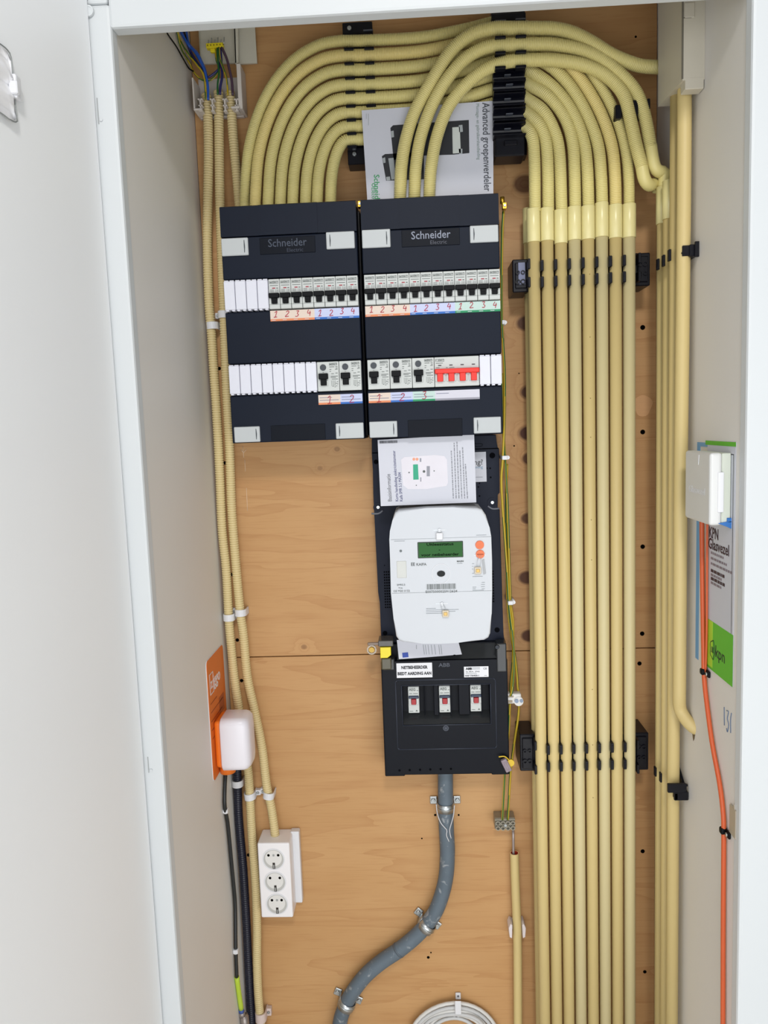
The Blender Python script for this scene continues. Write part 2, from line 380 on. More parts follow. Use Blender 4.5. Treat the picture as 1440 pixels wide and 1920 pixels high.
top = [(-110, 22), (-80, 35), (-60, 44), (-30, 64), (0, 84), (14, 97), (20, 112), (21, 122)]; bot = [(-110, 148), (-80, 164), (-60, 173), (-30, 192), (0, 209), (18, 222), (27, 226), (31, 222)]
for i in range(8):
    row = []
    for k in range(9):
        f = k / 8; u = top[i][0] * (1 - f) + bot[i][0] * f; v = top[i][1] * (1 - f) + bot[i][1] * f
        row.append(t.verts.new(onDoor(u, v, .004 + .003 * math.sin(k * 2.1 + i * .5))))
    g.append(row)
for i in range(7):
    for k in range(8): t.faces.new([g[i][k], g[i + 1][k], g[i + 1][k + 1], g[i][k + 1]])
r_ = bmesh.ops.extrude_face_region(t, geom=t.faces[:]); bmesh.ops.translate(t, verts=[q for q in r_['geom'] if isinstance(q, bmesh.types.BMVert)], vec=(-.0006, 0, 0)); bmesh.ops.recalc_face_normals(t, faces=t.faces[:])
mb.add(t); link('film', mb, mat('pouch_film', 'EFEFF2', .25, var=.02), pt, smooth=True)
mb = MB(); 
c0 = onDoor(29, 165, .004); mb.box(-.004, .004, -.006, .006, -.012, .012, .002, 2); mb.box(-.003, .006, -.009, -.003, -.009, .004, .001)
link('clip', mb, WHITE, pt, c0)

# ================================================================== FUSE BOXES
MW = .018
def cached(fn, C={}):
    if fn not in C: C[fn] = fn()
    return C[fn]
YC = -.110
def m_breaker_body():
    mb = MB(); mb.box(-.0087, .0087, -.004, .02, -.0235, .0235, .0005)
    mb.box(-.0087, -.0052, -.0062, -.003, -.0165, -.005, .0007); mb.box(.0052, .0087, -.0062, -.003, -.0165, -.005, .0007)
    mb.box(-.0085, .0085, -.0056, -.003, -.0233, -.0165, .0006); me = mb.mesh('circuit_breaker'); me.materials.append(BREAK); return me
def m_toggle():
    mb = MB(); mb.box(-.0083, .0083, -.0105, -.003, -.0068, .0010, .0008); mb.box(-.0044, .0044, -.0085, -.003, -.0155, -.005, .0006)
    mb.box(-.004, .004, -.0092, -.003, -.0112, -.0105); me = mb.mesh('toggle'); me.materials.append(BLACK); return me
def m_flag(): me = MB().box(-.003, .002, -.0043, -.0039, .0085, .0101).mesh('indicator_flag'); me.materials.append(REDF); return me
def m_marks():
    mb = MB()
    for (x0, x1, z0, z1) in ((-.0072, -.0028, .0164, .0205), (-.0022, .0070, .0164, .0205)):
        for q in ((x0, x1, z0, z0 + .0005), (x0, x1, z1 - .0005, z1), (x0, x0 + .0005, z0, z1), (x1 - .0005, x1, z0, z1)): mb.box(q[0], q[1], -.0042, -.0039, q[2], q[3])
    mb.box(-.0064, -.0036, -.0042, -.0039, .0175, .019)
    for z in (.0130,): mb.box(-.0066, .0066, -.0042, -.0039, z, z + .0008)
    for z in (.0065, .0049, .0033): mb.box(-.0068, -.0005, -.0042, -.0039, z, z + .0005)
    for x in (.0025, .0045, .0064): mb.box(x, x + .0005, -.0042, -.0039, .0028, .0072)
    mb.box(.0035, .0065, -.0042, -.0039, .0086, .0098)
    me = mb.mesh('printed_marks'); me.materials.append(INK); return me
def m_emat():
    me = orient(textmesh('EMAT', .0034, .00006, .0001, width=.0078), (1, 0, 0), (0, 0, 1)); me.materials.append(INK); return me
def m_blank():
    mb = MB(); mb.box(-.00855, .00855, -.0075, .01, -.0225, .0225, .0008)
    mb.box(-.0072, -.0025, -.006, .01, -.0245, -.0221); mb.box(.0025, .0072, -.006, .01, -.0245, -.0221)
    mb.box(-.0078, -.001, -.006, .01, .0221, .024); mb.box(.001, .0078, -.006, .01, .0221, .024)
    me = mb.mesh('blanking_plate'); me.materials.append(BLANK); return me
def m_rcd_body():
    mb = MB(); mb.box(-.0176, .0176, -.004, .02, -.0235, .0235, .0005)
    mb.box(-.0150, -.0122, -.0058, -.003, -.0152, -.0062, .0006); mb.box(-.0028, 0, -.0058, -.003, -.0152, -.0062, .0006)
    me = mb.mesh('residual_breaker'); me.materials.append(BREAK); return me
def m_rcd_toggle():
    mb = MB(); mb.box(-.0152, 0, -.0105, -.003, -.0047, .0047, .0008); mb.box(-.0124, -.0028, -.0085, -.003, -.0145, -.004, .0006); me = mb.mesh('toggle'); me.materials.append(BLACK); return me
def m_rcd_btn():
    mb = MB(); mb.cyl((-.0078, -.003, .0145), (-.0078, -.0062, .0145), .0052, 20, .0048); me = mb.mesh('test_button'); me.materials.append(mat('button_grey', '343A42', .4)); return me
def m_rcd_marks():
    mb = MB(); Y0, Y1 = -.0042, -.0039
    for q in ((.0022, .0066, .0172, .0212), (.0070, .0150, .0172, .0212)):
        for s in ((q[0], q[1], q[2], q[2] + .0005), (q[0], q[1], q[3] - .0005, q[3]), (q[0], q[0] + .0005, q[2], q[3]), (q[1] - .0005, q[1], q[2], q[3])): mb.box(s[0], s[1], Y0, Y1, s[2], s[3])
    mb.box(.003, .0058, Y0, Y1, .0183, .02)
    for z, a, b_ in ((.0145, .0024, .0105), (.0145, .0122, .0156), (.0122, .013, .0156), (.0105, .0024, .0055), (.0105, .0115, .0156), (.0075, .0024, .005), (.0035, .005, .0095), (.0045, .0118, .0156), (-.0005, .004, .0158), (-.0024, .004, .0125), (-.005, .0055, .0158)):
        mb.box(a, b_, Y0, Y1, z, z + .0009)
    for x in (.0048, .0068, .0088, .0108): mb.box(x, x + .0005, Y0, Y1, -.0155, -.0068)
    for x, z in ((.0062, -.0165), (.0095, -.0175), (.0115, -.012), (.0135, -.0095), (.0135, -.013), (.012, -.016)): mb.box(x, x + .0024, Y0, Y1, z, z + .0008)
    mb.box(-.009, -.0066, Y0, Y1, .0062, .0068)
    me = mb.mesh('printed_marks'); me.materials.append(INK); return me
def breaker(box, x, z):
    o = link('circuit_breaker', cached(m_breaker_body), BREAK, box, (x, YC, z))
    for nm, fn in (('toggle', m_toggle), ('indicator_flag', m_flag), ('printed_marks', m_marks)): link(nm, cached(fn), None, o, (x, YC, z))
    link('lettering', cached(m_emat), None, o, (x + .0024, YC - .0041, z + .0184))
def rcd(box, x, z):
    o = link('residual_breaker', cached(m_rcd_body), BREAK, box, (x, YC, z), label='double-width breaker with round test button')
    for nm, fn in (('toggle', m_rcd_toggle), ('test_button', m_rcd_btn), ('printed_marks', m_rcd_marks)): link(nm, cached(fn), None, o, (x, YC, z))
    link('lettering', cached(m_emat), None, o, (x + .011, YC - .0041, z + .0192))
def blank(box, x, z): link('blanking_plate', cached(m_blank), BLANK, box, (x, YC, z))
Z1, Z2 = 1.6160, 1.4822
def fuse_box(x0, x1, label, rows, logo, lower, latches):
    b = thing('fuse_box', label, 'fuse box', ((x0 + x1) / 2, 0, 1.3795))
    z0, z1 = 1.3795, 1.7575; zl = U(500, 441, YC)[2]
    mb = MB()
    # side profile pulled along x: top lid leans back
    def slab(za, zb, yf, bv=.0015): mb.box(x0, x1, yf, -.002, za, zb, bv, 2)
    slab(Z1 + .0262, zl - .0012, YC); slab(Z2 + .0262, Z1 - .0255, YC); slab(z0, Z2 - .0255, YC)
    mb.box(x0 + .001, x1 - .001, YC + .012, -.002, Z2 - .03, Z2 + .03); mb.box(x0 + .001, x1 - .001, YC + .012, -.002, Z1 - .03, Z1 + .03)
    link('cover', mb, NAVY, b)
    link('rear_tray', MB().box(x0 - .0032, x1 + .0032, YC + .045, -.0005, z0 + .004, z1 - .006, .001), BLACK, b)
    prof = [(YC - .0002, zl), (YC + .0015, z1 - .002), (YC + .006, z1), (-.002, z1), (-.002, zl)]
    lid = MB(); c1, c2 = x0 + .062, x1 - .062
    lid.prism(prof, x0, c1, ax='x'); lid.prism([(p[0] - (.0012 if p[0] < -.05 else 0), p[1]) for p in prof], c1, c2, ax='x'); lid.prism(prof, c2, x1, ax='x')
    link('top_lid', lid, NAVY, b)
    lp = MB(); pxbox(lp, *logo, YC - .0012, YC + .001, .0005)
    lo = link('logo_plate', lp, NAVY3, b); cx = U((logo[0] + logo[2]) / 2, (logo[1] + logo[3]) / 2, YC)
    em = mat('emboss_lit', '7C8496', .25, var=.1) if x0 > -.2 else mat('emboss_shaded', '3A4252', .3, var=.3, scale=40)  # same relief on both boxes; lit and dim look put into the colour
    text(lo, 'Schneider', (cx[0], YC - .0016, cx[2] + .003), .0172, em, width=.062, bold=.0001, ext=.0006)
    text(lo, 'Electric', (cx[0] + .012, YC - .0016, cx[2] - .0085), .0085, mat('emboss_dark', '2F3648', .3), width=.026, ext=.0004)
    lp = MB(); pxbox(lp, *lower, YC - .0008, YC + .001, .0004); link('lower_plate', lp, NAVY3, b)
    for q in latches:
        lm = MB(); xa, xb, za, zb = rect(*q, YC); lm.box(xa, xb, YC - .0035, YC + .001, za, zb, .001)
        side = 1 if (xa + xb) / 2 < (x0 + x1) / 2 else -1
        l = link('latch', lm, LATCH, b)
        xs = xb - .006 if side > 0 else xa + .006
        sl = MB().prism([(xs - .0004, za + .004), (xs + .0004, za + .004), (xs + .0012, (za + zb) / 2), (xs + .0004, zb - .004), (xs - .0004, zb - .004), (xs - .0006, (za + zb) / 2)], YC - .0040, YC - .0030)
        link('slot', sl, mat('slot_dark', '3A4046', .6), l)
    for zr, row in ((Z1, rows[0]), (Z2, rows[1])):
        x = x0 + .0015
        for k in row:
            if k == 'B': breaker(b, x + MW / 2, zr); x += MW
            elif k == 'R': rcd(b, x + MW, zr); x += 2 * MW
            elif k == 'O': blank(b, x + MW / 2, zr); x += MW
            elif k == 'M':
                xc = x + 2 * MW; mm = MB(); mm.box(xc - .0356, xc + .0356, YC - .004, YC + .02, zr - .0235, zr + .0235, .0005)
                for j in range(4):
                    for s in (-.0062, .0062): mm.box(xc + (j - 1.5) * MW + s - .0018, xc + (j - 1.5) * MW + s + .0018, YC - .0062, YC - .003, zr - .0155, zr - .0035, .0008)
                o = link('main_switch', mm, BREAK, b, label='four-pole main switch with red linked lever')
                rm = MB(); rm.box(xc - .0355, xc + .0355, YC - .012, YC - .003, zr - .003, zr + .0045, .001)
                for j in range(4): rm.box(xc + (j - 1.5) * MW - .0046, xc + (j - 1.5) * MW + .0046, YC - .0095, YC - .003, zr - .0155, zr - .002, .0007)
                link('lever', rm, REDP, o)
                for j in range(4):
                    link('indicator_flag', MB().box(xc + (j - 1.5) * MW - .0028, xc + (j - 1.5) * MW + .0024, YC - .0043, YC - .0039, zr + .0095, zr + .0112), mat('flag_dark', '3C2C34', .5), o)
                pm = MB()
                for (a, b_, z) in ((-.0335, -.022, .0135), (-.0335, -.0318, .0185), (-.0335, -.0275, .0065), (-.012, -.004, .0062), (-.0175, -.0145, .0062)): pm.box(xc + a, xc + b_, YC - .0042, YC - .0039, zr + z, zr + z + .0008)
                for s in ((-.034, -.0296, .0164, .0205), (-.029, -.020, .0164, .0205)):
                    for t_ in ((s[0], s[1], s[2], s[2] + .0005), (s[0], s[1], s[3] - .0005, s[3]), (s[0], s[0] + .0005, s[2], s[3]), (s[1] - .0005, s[1], s[2], s[3])): pm.box(xc + t_[0], xc + t_[1], YC - .0042, YC - .0039, zr + t_[2], zr + t_[3])
                link('printed_marks', pm, INK, o); link('lettering', cached(m_emat), None, o, (xc - .0245, YC - .0041, zr + .0184))
                x += 4 * MW
    return b
def strip(box, xs, zc, h, wcell, cells, nums, tiny=False):
    cols = {'o': (C_OR, C_ORL), 'b': (C_BL, C_BLL), 'g': (C_GR, C_GRL), 'w': (C_GY, C_WH)}
    x = xs; root = link('label_strip', MB().box(xs, xs + sum(wcell if not isinstance(c, tuple) else c[1] for c in cells), YC - .0005, YC + .0002, zc - h / 2, zc + h / 2), PAPER, box)
    for c, d in zip(cells, nums):
        wc = wcell
        if isinstance(c, tuple): c, wc = c
        hi, lo = cols[c]; hb = h * .2
        link('label_field', MB().box(x, x + wc, YC - .0008, YC, zc - h / 2 + hb, zc + h / 2), lo, root)
        link('colour_bar', MB().box(x, x + wc, YC - .0009, YC, zc - h / 2, zc - h / 2 + hb), hi, root)
        if not tiny: link('bar_print', MB().box(x + .002, x + .0085, YC - .0011, YC, zc - h / 2 + hb * .35, zc - h / 2 + hb * .6), PAPER, root)
        else:
            pm = MB(); pm.box(x + .002, x + min(wc, .036) * .62, YC - .001, YC, zc + h * .18, zc + h * .24)
            if c != 'w': pm.box(x + .002, x + wc * .92, YC - .001, YC, zc - h * .08, zc - h * .02)
            link('tiny_print', pm, mat('tiny_ink', '7C8092', .7), root)
        if d: digit(root, d, (x + wc / 2 + random.uniform(-.001, .001), YC - .0011, zc + h * .12 + random.uniform(-.001, .001) - (h * .1 if tiny else 0)), .0095 if not tiny else .0125, random.uniform(0, .25))
        x += wc
B1 = (-.3038, -.0852); B2 = (-.0778, .1402)
fb1 = fuse_box(*B1, 'left anthracite fuse box with four plus eight white blanking plates and ten breakers',
    (['O'] * 4 + ['B'] * 8, ['O'] * 8 + ['R'] * 2), (487, 444, 591, 475), (508, 796, 610, 825), [(416, 447, 466, 480), (612, 435, 665, 467), (440, 800, 488, 829), (630, 793, 682, 822)])
fb2 = fuse_box(*B2, 'right anthracite fuse box with twelve small breakers and a red main switch',
    (['B'] * 12, ['R'] * 3 + ['M'] + ['O'] * 2), (753, 429, 862, 461), (765, 786, 867, 819), [(679, 431, 732, 465), (881, 423, 934, 455), (693, 790, 745, 820), (888, 782, 939, 812)])
strip(fb1, B1[0] + .0015 + 4 * MW, U(585, 589.5, YC)[2], .0168, MW, 'oooobbbb', '12341234')
strip(fb1, B1[0] + .0015 + 8 * MW, U(637, 748.5, YC)[2], .0158, 2 * MW, 'ob', '12', True)
strip(fb2, B2[0] + .0015, U(810, 579, YC)[2], .0168, MW, 'oooobbbbgggg', '123412341234')
strip(fb2, B2[0] + .0015, U(790, 743, YC)[2], .0158, 2 * MW, ['o', 'b', 'g', ('w', 4 * MW)], ['1', '2', '3', None], True)

# brass earth lugs
def lug(x, z, label):
    t = thing('earth_terminal', label, 'terminal', (x, -.06, z - .01))
    mb = MB()
    if x > 0: mb.cyl((x - .003, -.06, z + .003), (x - .003, -.06, z + .014), .0036, 12)
    mb.box(x - .0034, x + .0034, -.066, -.054, z - .006, z + .004, .0006); link('brass_block', mb, BRASS, t)
    screw(t, x, z - .001, -.066, .0024)
p = U(671, 383, -.06); lug(float((B1[1] + B2[0]) / 2), p[2], 'small brass earth terminal between the tops of the two fuse boxes')
p = U(942, 385, -.06); lug(float(p[0]) + .003, p[2] - .001, 'small brass earth terminal at the top right corner of the right fuse box')

# ================================================================== CONDUITS, UPPER
ORD = ['outermost', 'second from the outside', 'third from the outside', 'fourth from the outside', 'fifth from the outside', 'sixth from the outside', 'seventh from the outside', 'innermost']
GA = 'corrugated conduits arching from the left fuse box to the couplers'
bx = [459, 479, 503, 526, 549, 573, 595, 620]; cy = [77, 104.5, 131.5, 159, 185, 211, 237, 262]
ry = [40, 62, 88, 112, 137, 163, 190, 216]
rpts = [
 [(1040, 70), (1085, 105), (1118, 150), (1141, 188), (1160, 232), (1174, 285), (1179, 338), (1179.5, 395)],
 [(1035, 96), (1073, 130), (1102, 169), (1129, 219), (1147, 274), (1153, 330), (1154.5, 395)],
 [(1010, 112), (1040, 130), (1073, 168), (1102, 219), (1121, 272), (1127, 330), (1129, 390)],
 [(1005, 140), (1042, 169), (1073, 211), (1094, 264), (1101, 317), (1103.5, 395)],
 [(990, 158), (1026, 179), (1058, 219), (1073, 264), (1077, 317), (1078.5, 395)],
 [(988, 186), (1018, 208), (1039, 245), (1049, 290), (1053, 398)],
 [(986, 211), (1010, 232), (1023, 264), (1027, 317), (1028, 395)],
 [(984, 237), (998, 258), (1002, 300), (1003, 395)]]
UP = {}
for i in range(8):
    x = bx[i]; y = cy[i]; h = 385 - y; W = 656 - x
    yb = -.05
    left = []
    for k in range(7):
        a = k / 6 * math.pi / 2; n_ = 1.0
        left.append((x + W * (1 - math.cos(a)) * .93 + (0 if k else 0), 372 - (372 - y) * (math.sin(a) ** .92), yb - .004 * (1 - k / 6)))
    left = [(x, 392, yb - .005)] + left[:-1] + [(x + W * .88, y + .6, yb), (656, y, yb), (700, y - 1.5, yb), (790, y - 8 if i else 70, yb), (870, (ry[i] + y) / 2 - 3, yb), (925, ry[i] + 4 if i else 42, yb)]
    if i == 0:
        left[0] = (459, 392, -.04); left[1] = (459, 372, -.04)
    rr = [(p[0], p[1], -.05 - .03 * min(1, max(0, (p[0] - 985) / 40 + (p[1] - 100) / 200))) for p in rpts[i]]
    rr[-1] = (rr[-1][0], rr[-1][1], -.08); rr[-2] = (*rr[-2][:2], -.079)
    pts = P(left + [(955, ry[i] + 1, yb)] + rr, yb)
    UP[i] = pts
    corrugated('corrugated_conduit', pts, .0095 if i else .0088, [CORR, CORR2, CORR, CORR, CORR, CORR, CORR, CORR][i],
               '%s of the eight corrugated conduits arching from the left fuse box' % ORD[i], group=None)
f1 = [(750, 374), (751, 345), (753, 310), (761, 262), (777, 212), (803, 163), (843, 99), (882, 66), (922, 54), (960, 53), (1000, 53), (1039, 54), (1073, 62), (1108, 79), (1145, 102), (1179, 117), (1205, 124), (1236, 126)]
f2 = [(777, 374), (778, 345), (780, 310), (789, 257), (809, 200), (838, 149), (873, 110), (911, 89), (955, 84), (1000, 83), (1039, 84), (1092, 94), (1131, 113), (1166, 142), (1190, 169), (1204, 200), (1213, 237), (1220, 277)]
f3 = [(805, 374), (806, 345), (809, 310), (819, 257), (839, 204), (870, 163), (908, 132), (946, 117), (986, 113), (1039, 113), (1087, 120), (1124, 134), (1152, 155), (1171, 182), (1182, 224), (1192, 269), (1203, 311)]
def dd(pts, a, b): n = len(pts); return [(*p, a + (b - a) * min(1, max(0, (p[0] - 770) / 150))) for p in pts]
F1 = dd(f1, -.078, -.100); F2 = dd(f2, -.078, -.100); F3 = dd(f3, -.078, -.100)
for q in (F1, F2, F3):
    q[0] = (*q[0][:2], -.072); q[1] = (*q[1][:2], -.077)
ends = {0: F1, 1: F2, 2: F3}
F1[-1] = (1236, 126, -.082); F1[-2] = (1205, 124, -.090); F1[-3] = (1179, 117, -.096); F1.append((1262, 127, -.078))
corrugated('corrugated_conduit', P(F1, 0), .0101, CORR, 'highest corrugated conduit from the right fuse box, running into the beige trunking box')
corrugated('corrugated_conduit', P([(*p[:2], p[2] if p[1] < 150 or p[0] < 1000 else p[2] + .002) for p in F2], 0), .0098, CORR, 'middle corrugated conduit from the right fuse box, bending down beside the trunking box')
corrugated('corrugated_conduit', P(F3, 0), .0098, CORR, 'lowest corrugated conduit from the right fuse box, crossing in front of the eight arches')
XS = .4025       # centre line of the stack of pipes along the right wall
def stackpt(v, Y): 
    z = U(1240, v, Y)[2]; return np.array([XS, Y, z])
smooth_tube('conduit_bend', P([(1220, 272, -.098), (1224, 300, -.098), (1229, 316, -.097), (1237, 322, -.094), ], 0) + [stackpt(326, -.092), stackpt(352, -.09)], .0096, CORR, 'smooth elbow hooking from the middle conduit into the second coupler by the wall', 'conduit bend', step=.004)
smooth_tube('conduit_bend', P([(1202, 306, -.098), (1208, 335, -.098), (1217, 347, -.092), (1226, 345, -.08), ], 0) + [stackpt(346, -.066), stackpt(362, -.06)], .0096, CORR, 'smooth elbow hooking from the lowest conduit into the coupler nearest the board', 'conduit bend', step=.004)

# ---- booklets
def booklet(name, label, cat, corners, y, thick, m=PAPER2):
    t = thing(name, label, cat, U(corners[2][0], corners[2][1], y))
    q = [U(*c, y) for c in corners]; mb = MB(); mb.prism([(p[0], p[2]) for p in q], y, y + thick); link('sheet', mb, m, t); return t
bk = booklet('manual_booklet', 'white installation booklet with dark text reading downward, behind three conduits', 'booklet', [(678, 207), (925, 189), (925, 380), (689, 380)], -.0655, .003)
# printed picture of two cabinets
def flat(t, name, poly, y, m, th=.0003):
    q = [U(*c, y) for c in poly]; mb = MB(); mb.prism([(p[0], p[2]) for p in q], y - th, y); return link(name, mb, m, t)
yb_ = -.0656
PK = mat('print_black', '23252B', .5); PG = mat('print_grey', '9FA5A8', .5)
flat(bk, 'printed_cabinet', [(732, 240), (737, 235), (879, 225), (880, 287), (850, 290), (790, 292), (738, 300)], yb_, PK)
flat(bk, 'printed_cabinet', [(716, 293), (722, 289), (795, 285), (795, 336), (724, 339)], yb_, PK)
for q in ([(848, 239), (862, 238), (864, 287), (849, 288)],): flat(bk, 'printed_panel', q, yb_ - .0003, mat('print_light', 'C6CCC8', .5))
for q in ([(733, 246), (738, 245), (739, 257), (734, 258)], [(860, 235), (867, 234), (868, 247), (861, 248)], [(860, 279), (867, 279), (867, 288), (861, 289)], [(717, 297), (722, 295), (723, 305), (719, 306)], [(728, 297), (738, 296), (742, 336), (734, 337)], [(724, 332), (731, 331), (732, 338), (725, 339)]):
    flat(bk, 'printed_latch', q, yb_ - .0003, PG)
DN, RT, UPV, LF = (-.02, 0, -1), (1, 0, -.0), (0, 0, 1), (-1, 0, 0)
text(bk, 'Advanced groepenverdeler', U(912, 276, -.066), .0165, mat('ink_charcoal', '44474E', .6), (0, 0, -1), (1, 0, 0), bold=.00012, width=.137)
text(bk, 'Montage- en gebruikershandleiding', U(896.5, 247, -.066), .0075, mat('ink_greenish', '8C9A95', .6), (0, 0, -1), (1, 0, 0), width=.086)
GI = mat('ink_green', '2F9E5A', .6)
text(bk, 'Schneider', U(706.5, 357, -.066), .0125, GI, (0, 0, -1), (1, 0, 0), bold=.0001, width=.050)
text(bk, 'Electric', U(700, 366, -.066), .0085, GI, (0, 0, -1), (1, 0, 0), width=.024)
lf = MB(); lf.ring((0, 0), .0030, .0020, -.0003, .0001, 14); link('leaf_emblem', lf, GI, bk, U(700.5, 347, -.0658))
for u, v0, v1 in ((690.5, 213, 235), (686.5, 213, 223)): flat(bk, 'tiny_print', [(u, v0), (u + .9, v0), (u + .9, v1), (u, v1)], yb_, PG)

# ---- clip rails in the upper part
def clip_tab(t, u, v, y, wpx=18, hpx=5.5):
    mb = MB(); pxbox(mb, u - wpx / 2, v - hpx / 2, u + wpx / 2, v + hpx / 2, y, y + .012, .0008); link('clip_lip', mb, CLIPB, t)
t = thing('clip_rail', 'black clip rail holding the left ends of the eight arches, screwed at top and bottom', 'clip rail', U(672, 306, 0))
mb = MB(); pxbox(mb, 648, 62, 698, 300, -.030, -.001); link('rail_base', mb, CLIPB, t)
mb = MB(); pxbox(mb, 642, 41, 698, 65, -.036, -.001, .001); link('end_plate', mb, CLIPB, t)
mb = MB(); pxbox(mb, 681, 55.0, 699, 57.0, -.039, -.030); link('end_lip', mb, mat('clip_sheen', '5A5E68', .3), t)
mb = MB(); pxbox(mb, 652, 276, 696, 308, -.036, -.001, .001); link('end_plate', mb, CLIPB, t)
for (u, v) in ((655, 53), (664.5, 289)): q = U(u, v, -.036); screw(t, q[0], q[2], -.036, .0042)
for i in range(8):
    for u in (654, 692):
        if i < 7: clip_tab(t, u + i * .9, (cy[i] + cy[i + 1]) / 2 - (u - 654) * .03, -.0615)
        elif u == 654: clip_tab(t, u + 6, cy[7] + 12.5, -.0615)
t = thing('clip_rail', 'tall black clip rail right of the booklet with five empty cradles', 'clip rail', U(955, 293, 0))
mb = MB(); pxbox(mb, 924, 16, 986, 292, -.030, -.001); link('rail_base', mb, CLIPB, t)
mb = MB(); pxbox(mb, 922, 24, 986, 44, -.085, -.0615, .001); link('end_plate', mb, CLIPB, t)
for u0, u1, v in ((928, 949, 38), (967, 986, 35)): 
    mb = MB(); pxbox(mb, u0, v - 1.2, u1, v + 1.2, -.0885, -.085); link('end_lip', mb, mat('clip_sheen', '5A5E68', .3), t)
for v in (69, 98, 126):
    for u in (938.5, 977): clip_tab(t, u, v - (u - 938) * .05, -.112, 20, 5.5)
spos = [127, 145, 172, 200, 228, 256]
for i, v in enumerate(spos[:-1]):
    mb = MB(); x0, x1, z0, z1 = rect(926, v, 986, v + 26.5, -.088)
    n_ = 8; prof = [(-.062, z0 + .001), (-.088, z0 + .001), (-.088, z0 + .003)]
    for k in range(n_ + 1):
        a = math.pi * k / n_; prof.append((-.085 + .012 * math.sin(a), z0 + .0035 + (z1 - z0 - .007) * (1 - math.cos(a)) / 2))
    prof += [(-.088, z1 - .003), (-.088, z1 - .001), (-.062, z1 - .001)]
    mb.prism(prof, x0, x1, ax='x'); cr = link('empty_cradle', mb, CLIPB, t)
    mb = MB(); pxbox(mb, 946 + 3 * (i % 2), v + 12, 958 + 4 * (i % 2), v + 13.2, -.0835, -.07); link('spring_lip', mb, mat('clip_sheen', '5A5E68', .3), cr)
mb = MB(); pxbox(mb, 928, 256, 985, 292, -.075, -.03, .002); pxbox(mb, 946, 262, 970, 272, -.08, -.07, .001); link('end_block', mb, CLIPB, t)
t = thing('conduit_clip', 'short black clip holding the two conduits left of the trunking box', 'clip', U(1185, 215, 0))
for (u0, v0, u1, v1, yf, yb2) in ((1154, 196, 1166, 222, -.098, -.080), (1186, 187, 1197, 216, -.104, -.08), (1214, 184, 1219.5, 204, -.104, -.08)):
    mb = MB(); pxbox(mb, u0, v0, u1, v1, yf, yb2, .001); link('clip_arm', mb, CLIPB, t)
mb = MB(); pxbox(mb, 1162, 196, 1214, 206, -.084, -.001); link('clip_base', mb, CLIPB, t)

# ================================================================== PIPE BUNDLE (right)
X8 = [.1985 + .02176 * i for i in range(8)]
SIDE = ['leftmost', 'second from left', 'third from left', 'fourth from left', 'fifth from left', 'sixth from left', 'seventh from left', 'rightmost']
GB = 'smooth conduits in the row right of the meter'
zb = [450, 449, 455, 450, 450, 446.5, 450, 450]; zt = [387, 387, 392, 387, 387, 382, 387, 387]
for i in range(8):
    zc0 = U(1100, zb[i], -.08)[2]; zt0 = U(1100, zt[i], -.08)[2]
    t = thing('smooth_conduit', '%s of eight straight cream conduits standing right of the meter' % SIDE[i], 'conduit', (X8[i], -.08, .02), GB)
    smooth_tube('pipe', [(X8[i], -.08, .02), (X8[i], -.08, zc0 + .005)], .0097, CREAM2 if i in (3, 5, 7) else CREAM, parent=t, seg=24)
    n_ = 24; mb = MB(); V, Fc = tube_np([(X8[i], -.08, zc0), (X8[i], -.08, zc0 + .0006), (X8[i], -.08, zt0 - .0006), (X8[i], -.08, zt0)], [.0104, .0108, .0108, .0104], n_)
    mb.raw(V, Fc); link('coupler', mb, COUP, t, label='pale yellow coupler sleeve')
    if i == 4:
        for v in (514, 632, 747, 820, 975, 1050, 1293, 1397, 1496): q = U(1103, v, -.09); link('speck', MB().cyl((0, .0006, 0), (0, -.0001, 0), .0009, 8), mat('speck_brown', '8A7440', .6), t, (X8[4], -.0899, q[2]))
t = thing('smooth_conduit', 'conduit of the rear layer just showing behind the leftmost of the eight', 'conduit', (.1975, -.042, .02))
smooth_tube('pipe', [(.1975, -.042, .02), (.1975, -.042, U(990, 452, -.04)[2])], .0097, CREAM, parent=t, seg=20)
mb = MB(); mb.cyl((.1975, -.042, U(990, 457, -.04)[2]), (.1975, -.042, U(990, 392, -.04)[2]), .0108, 20); link('coupler', mb, COUP, t)
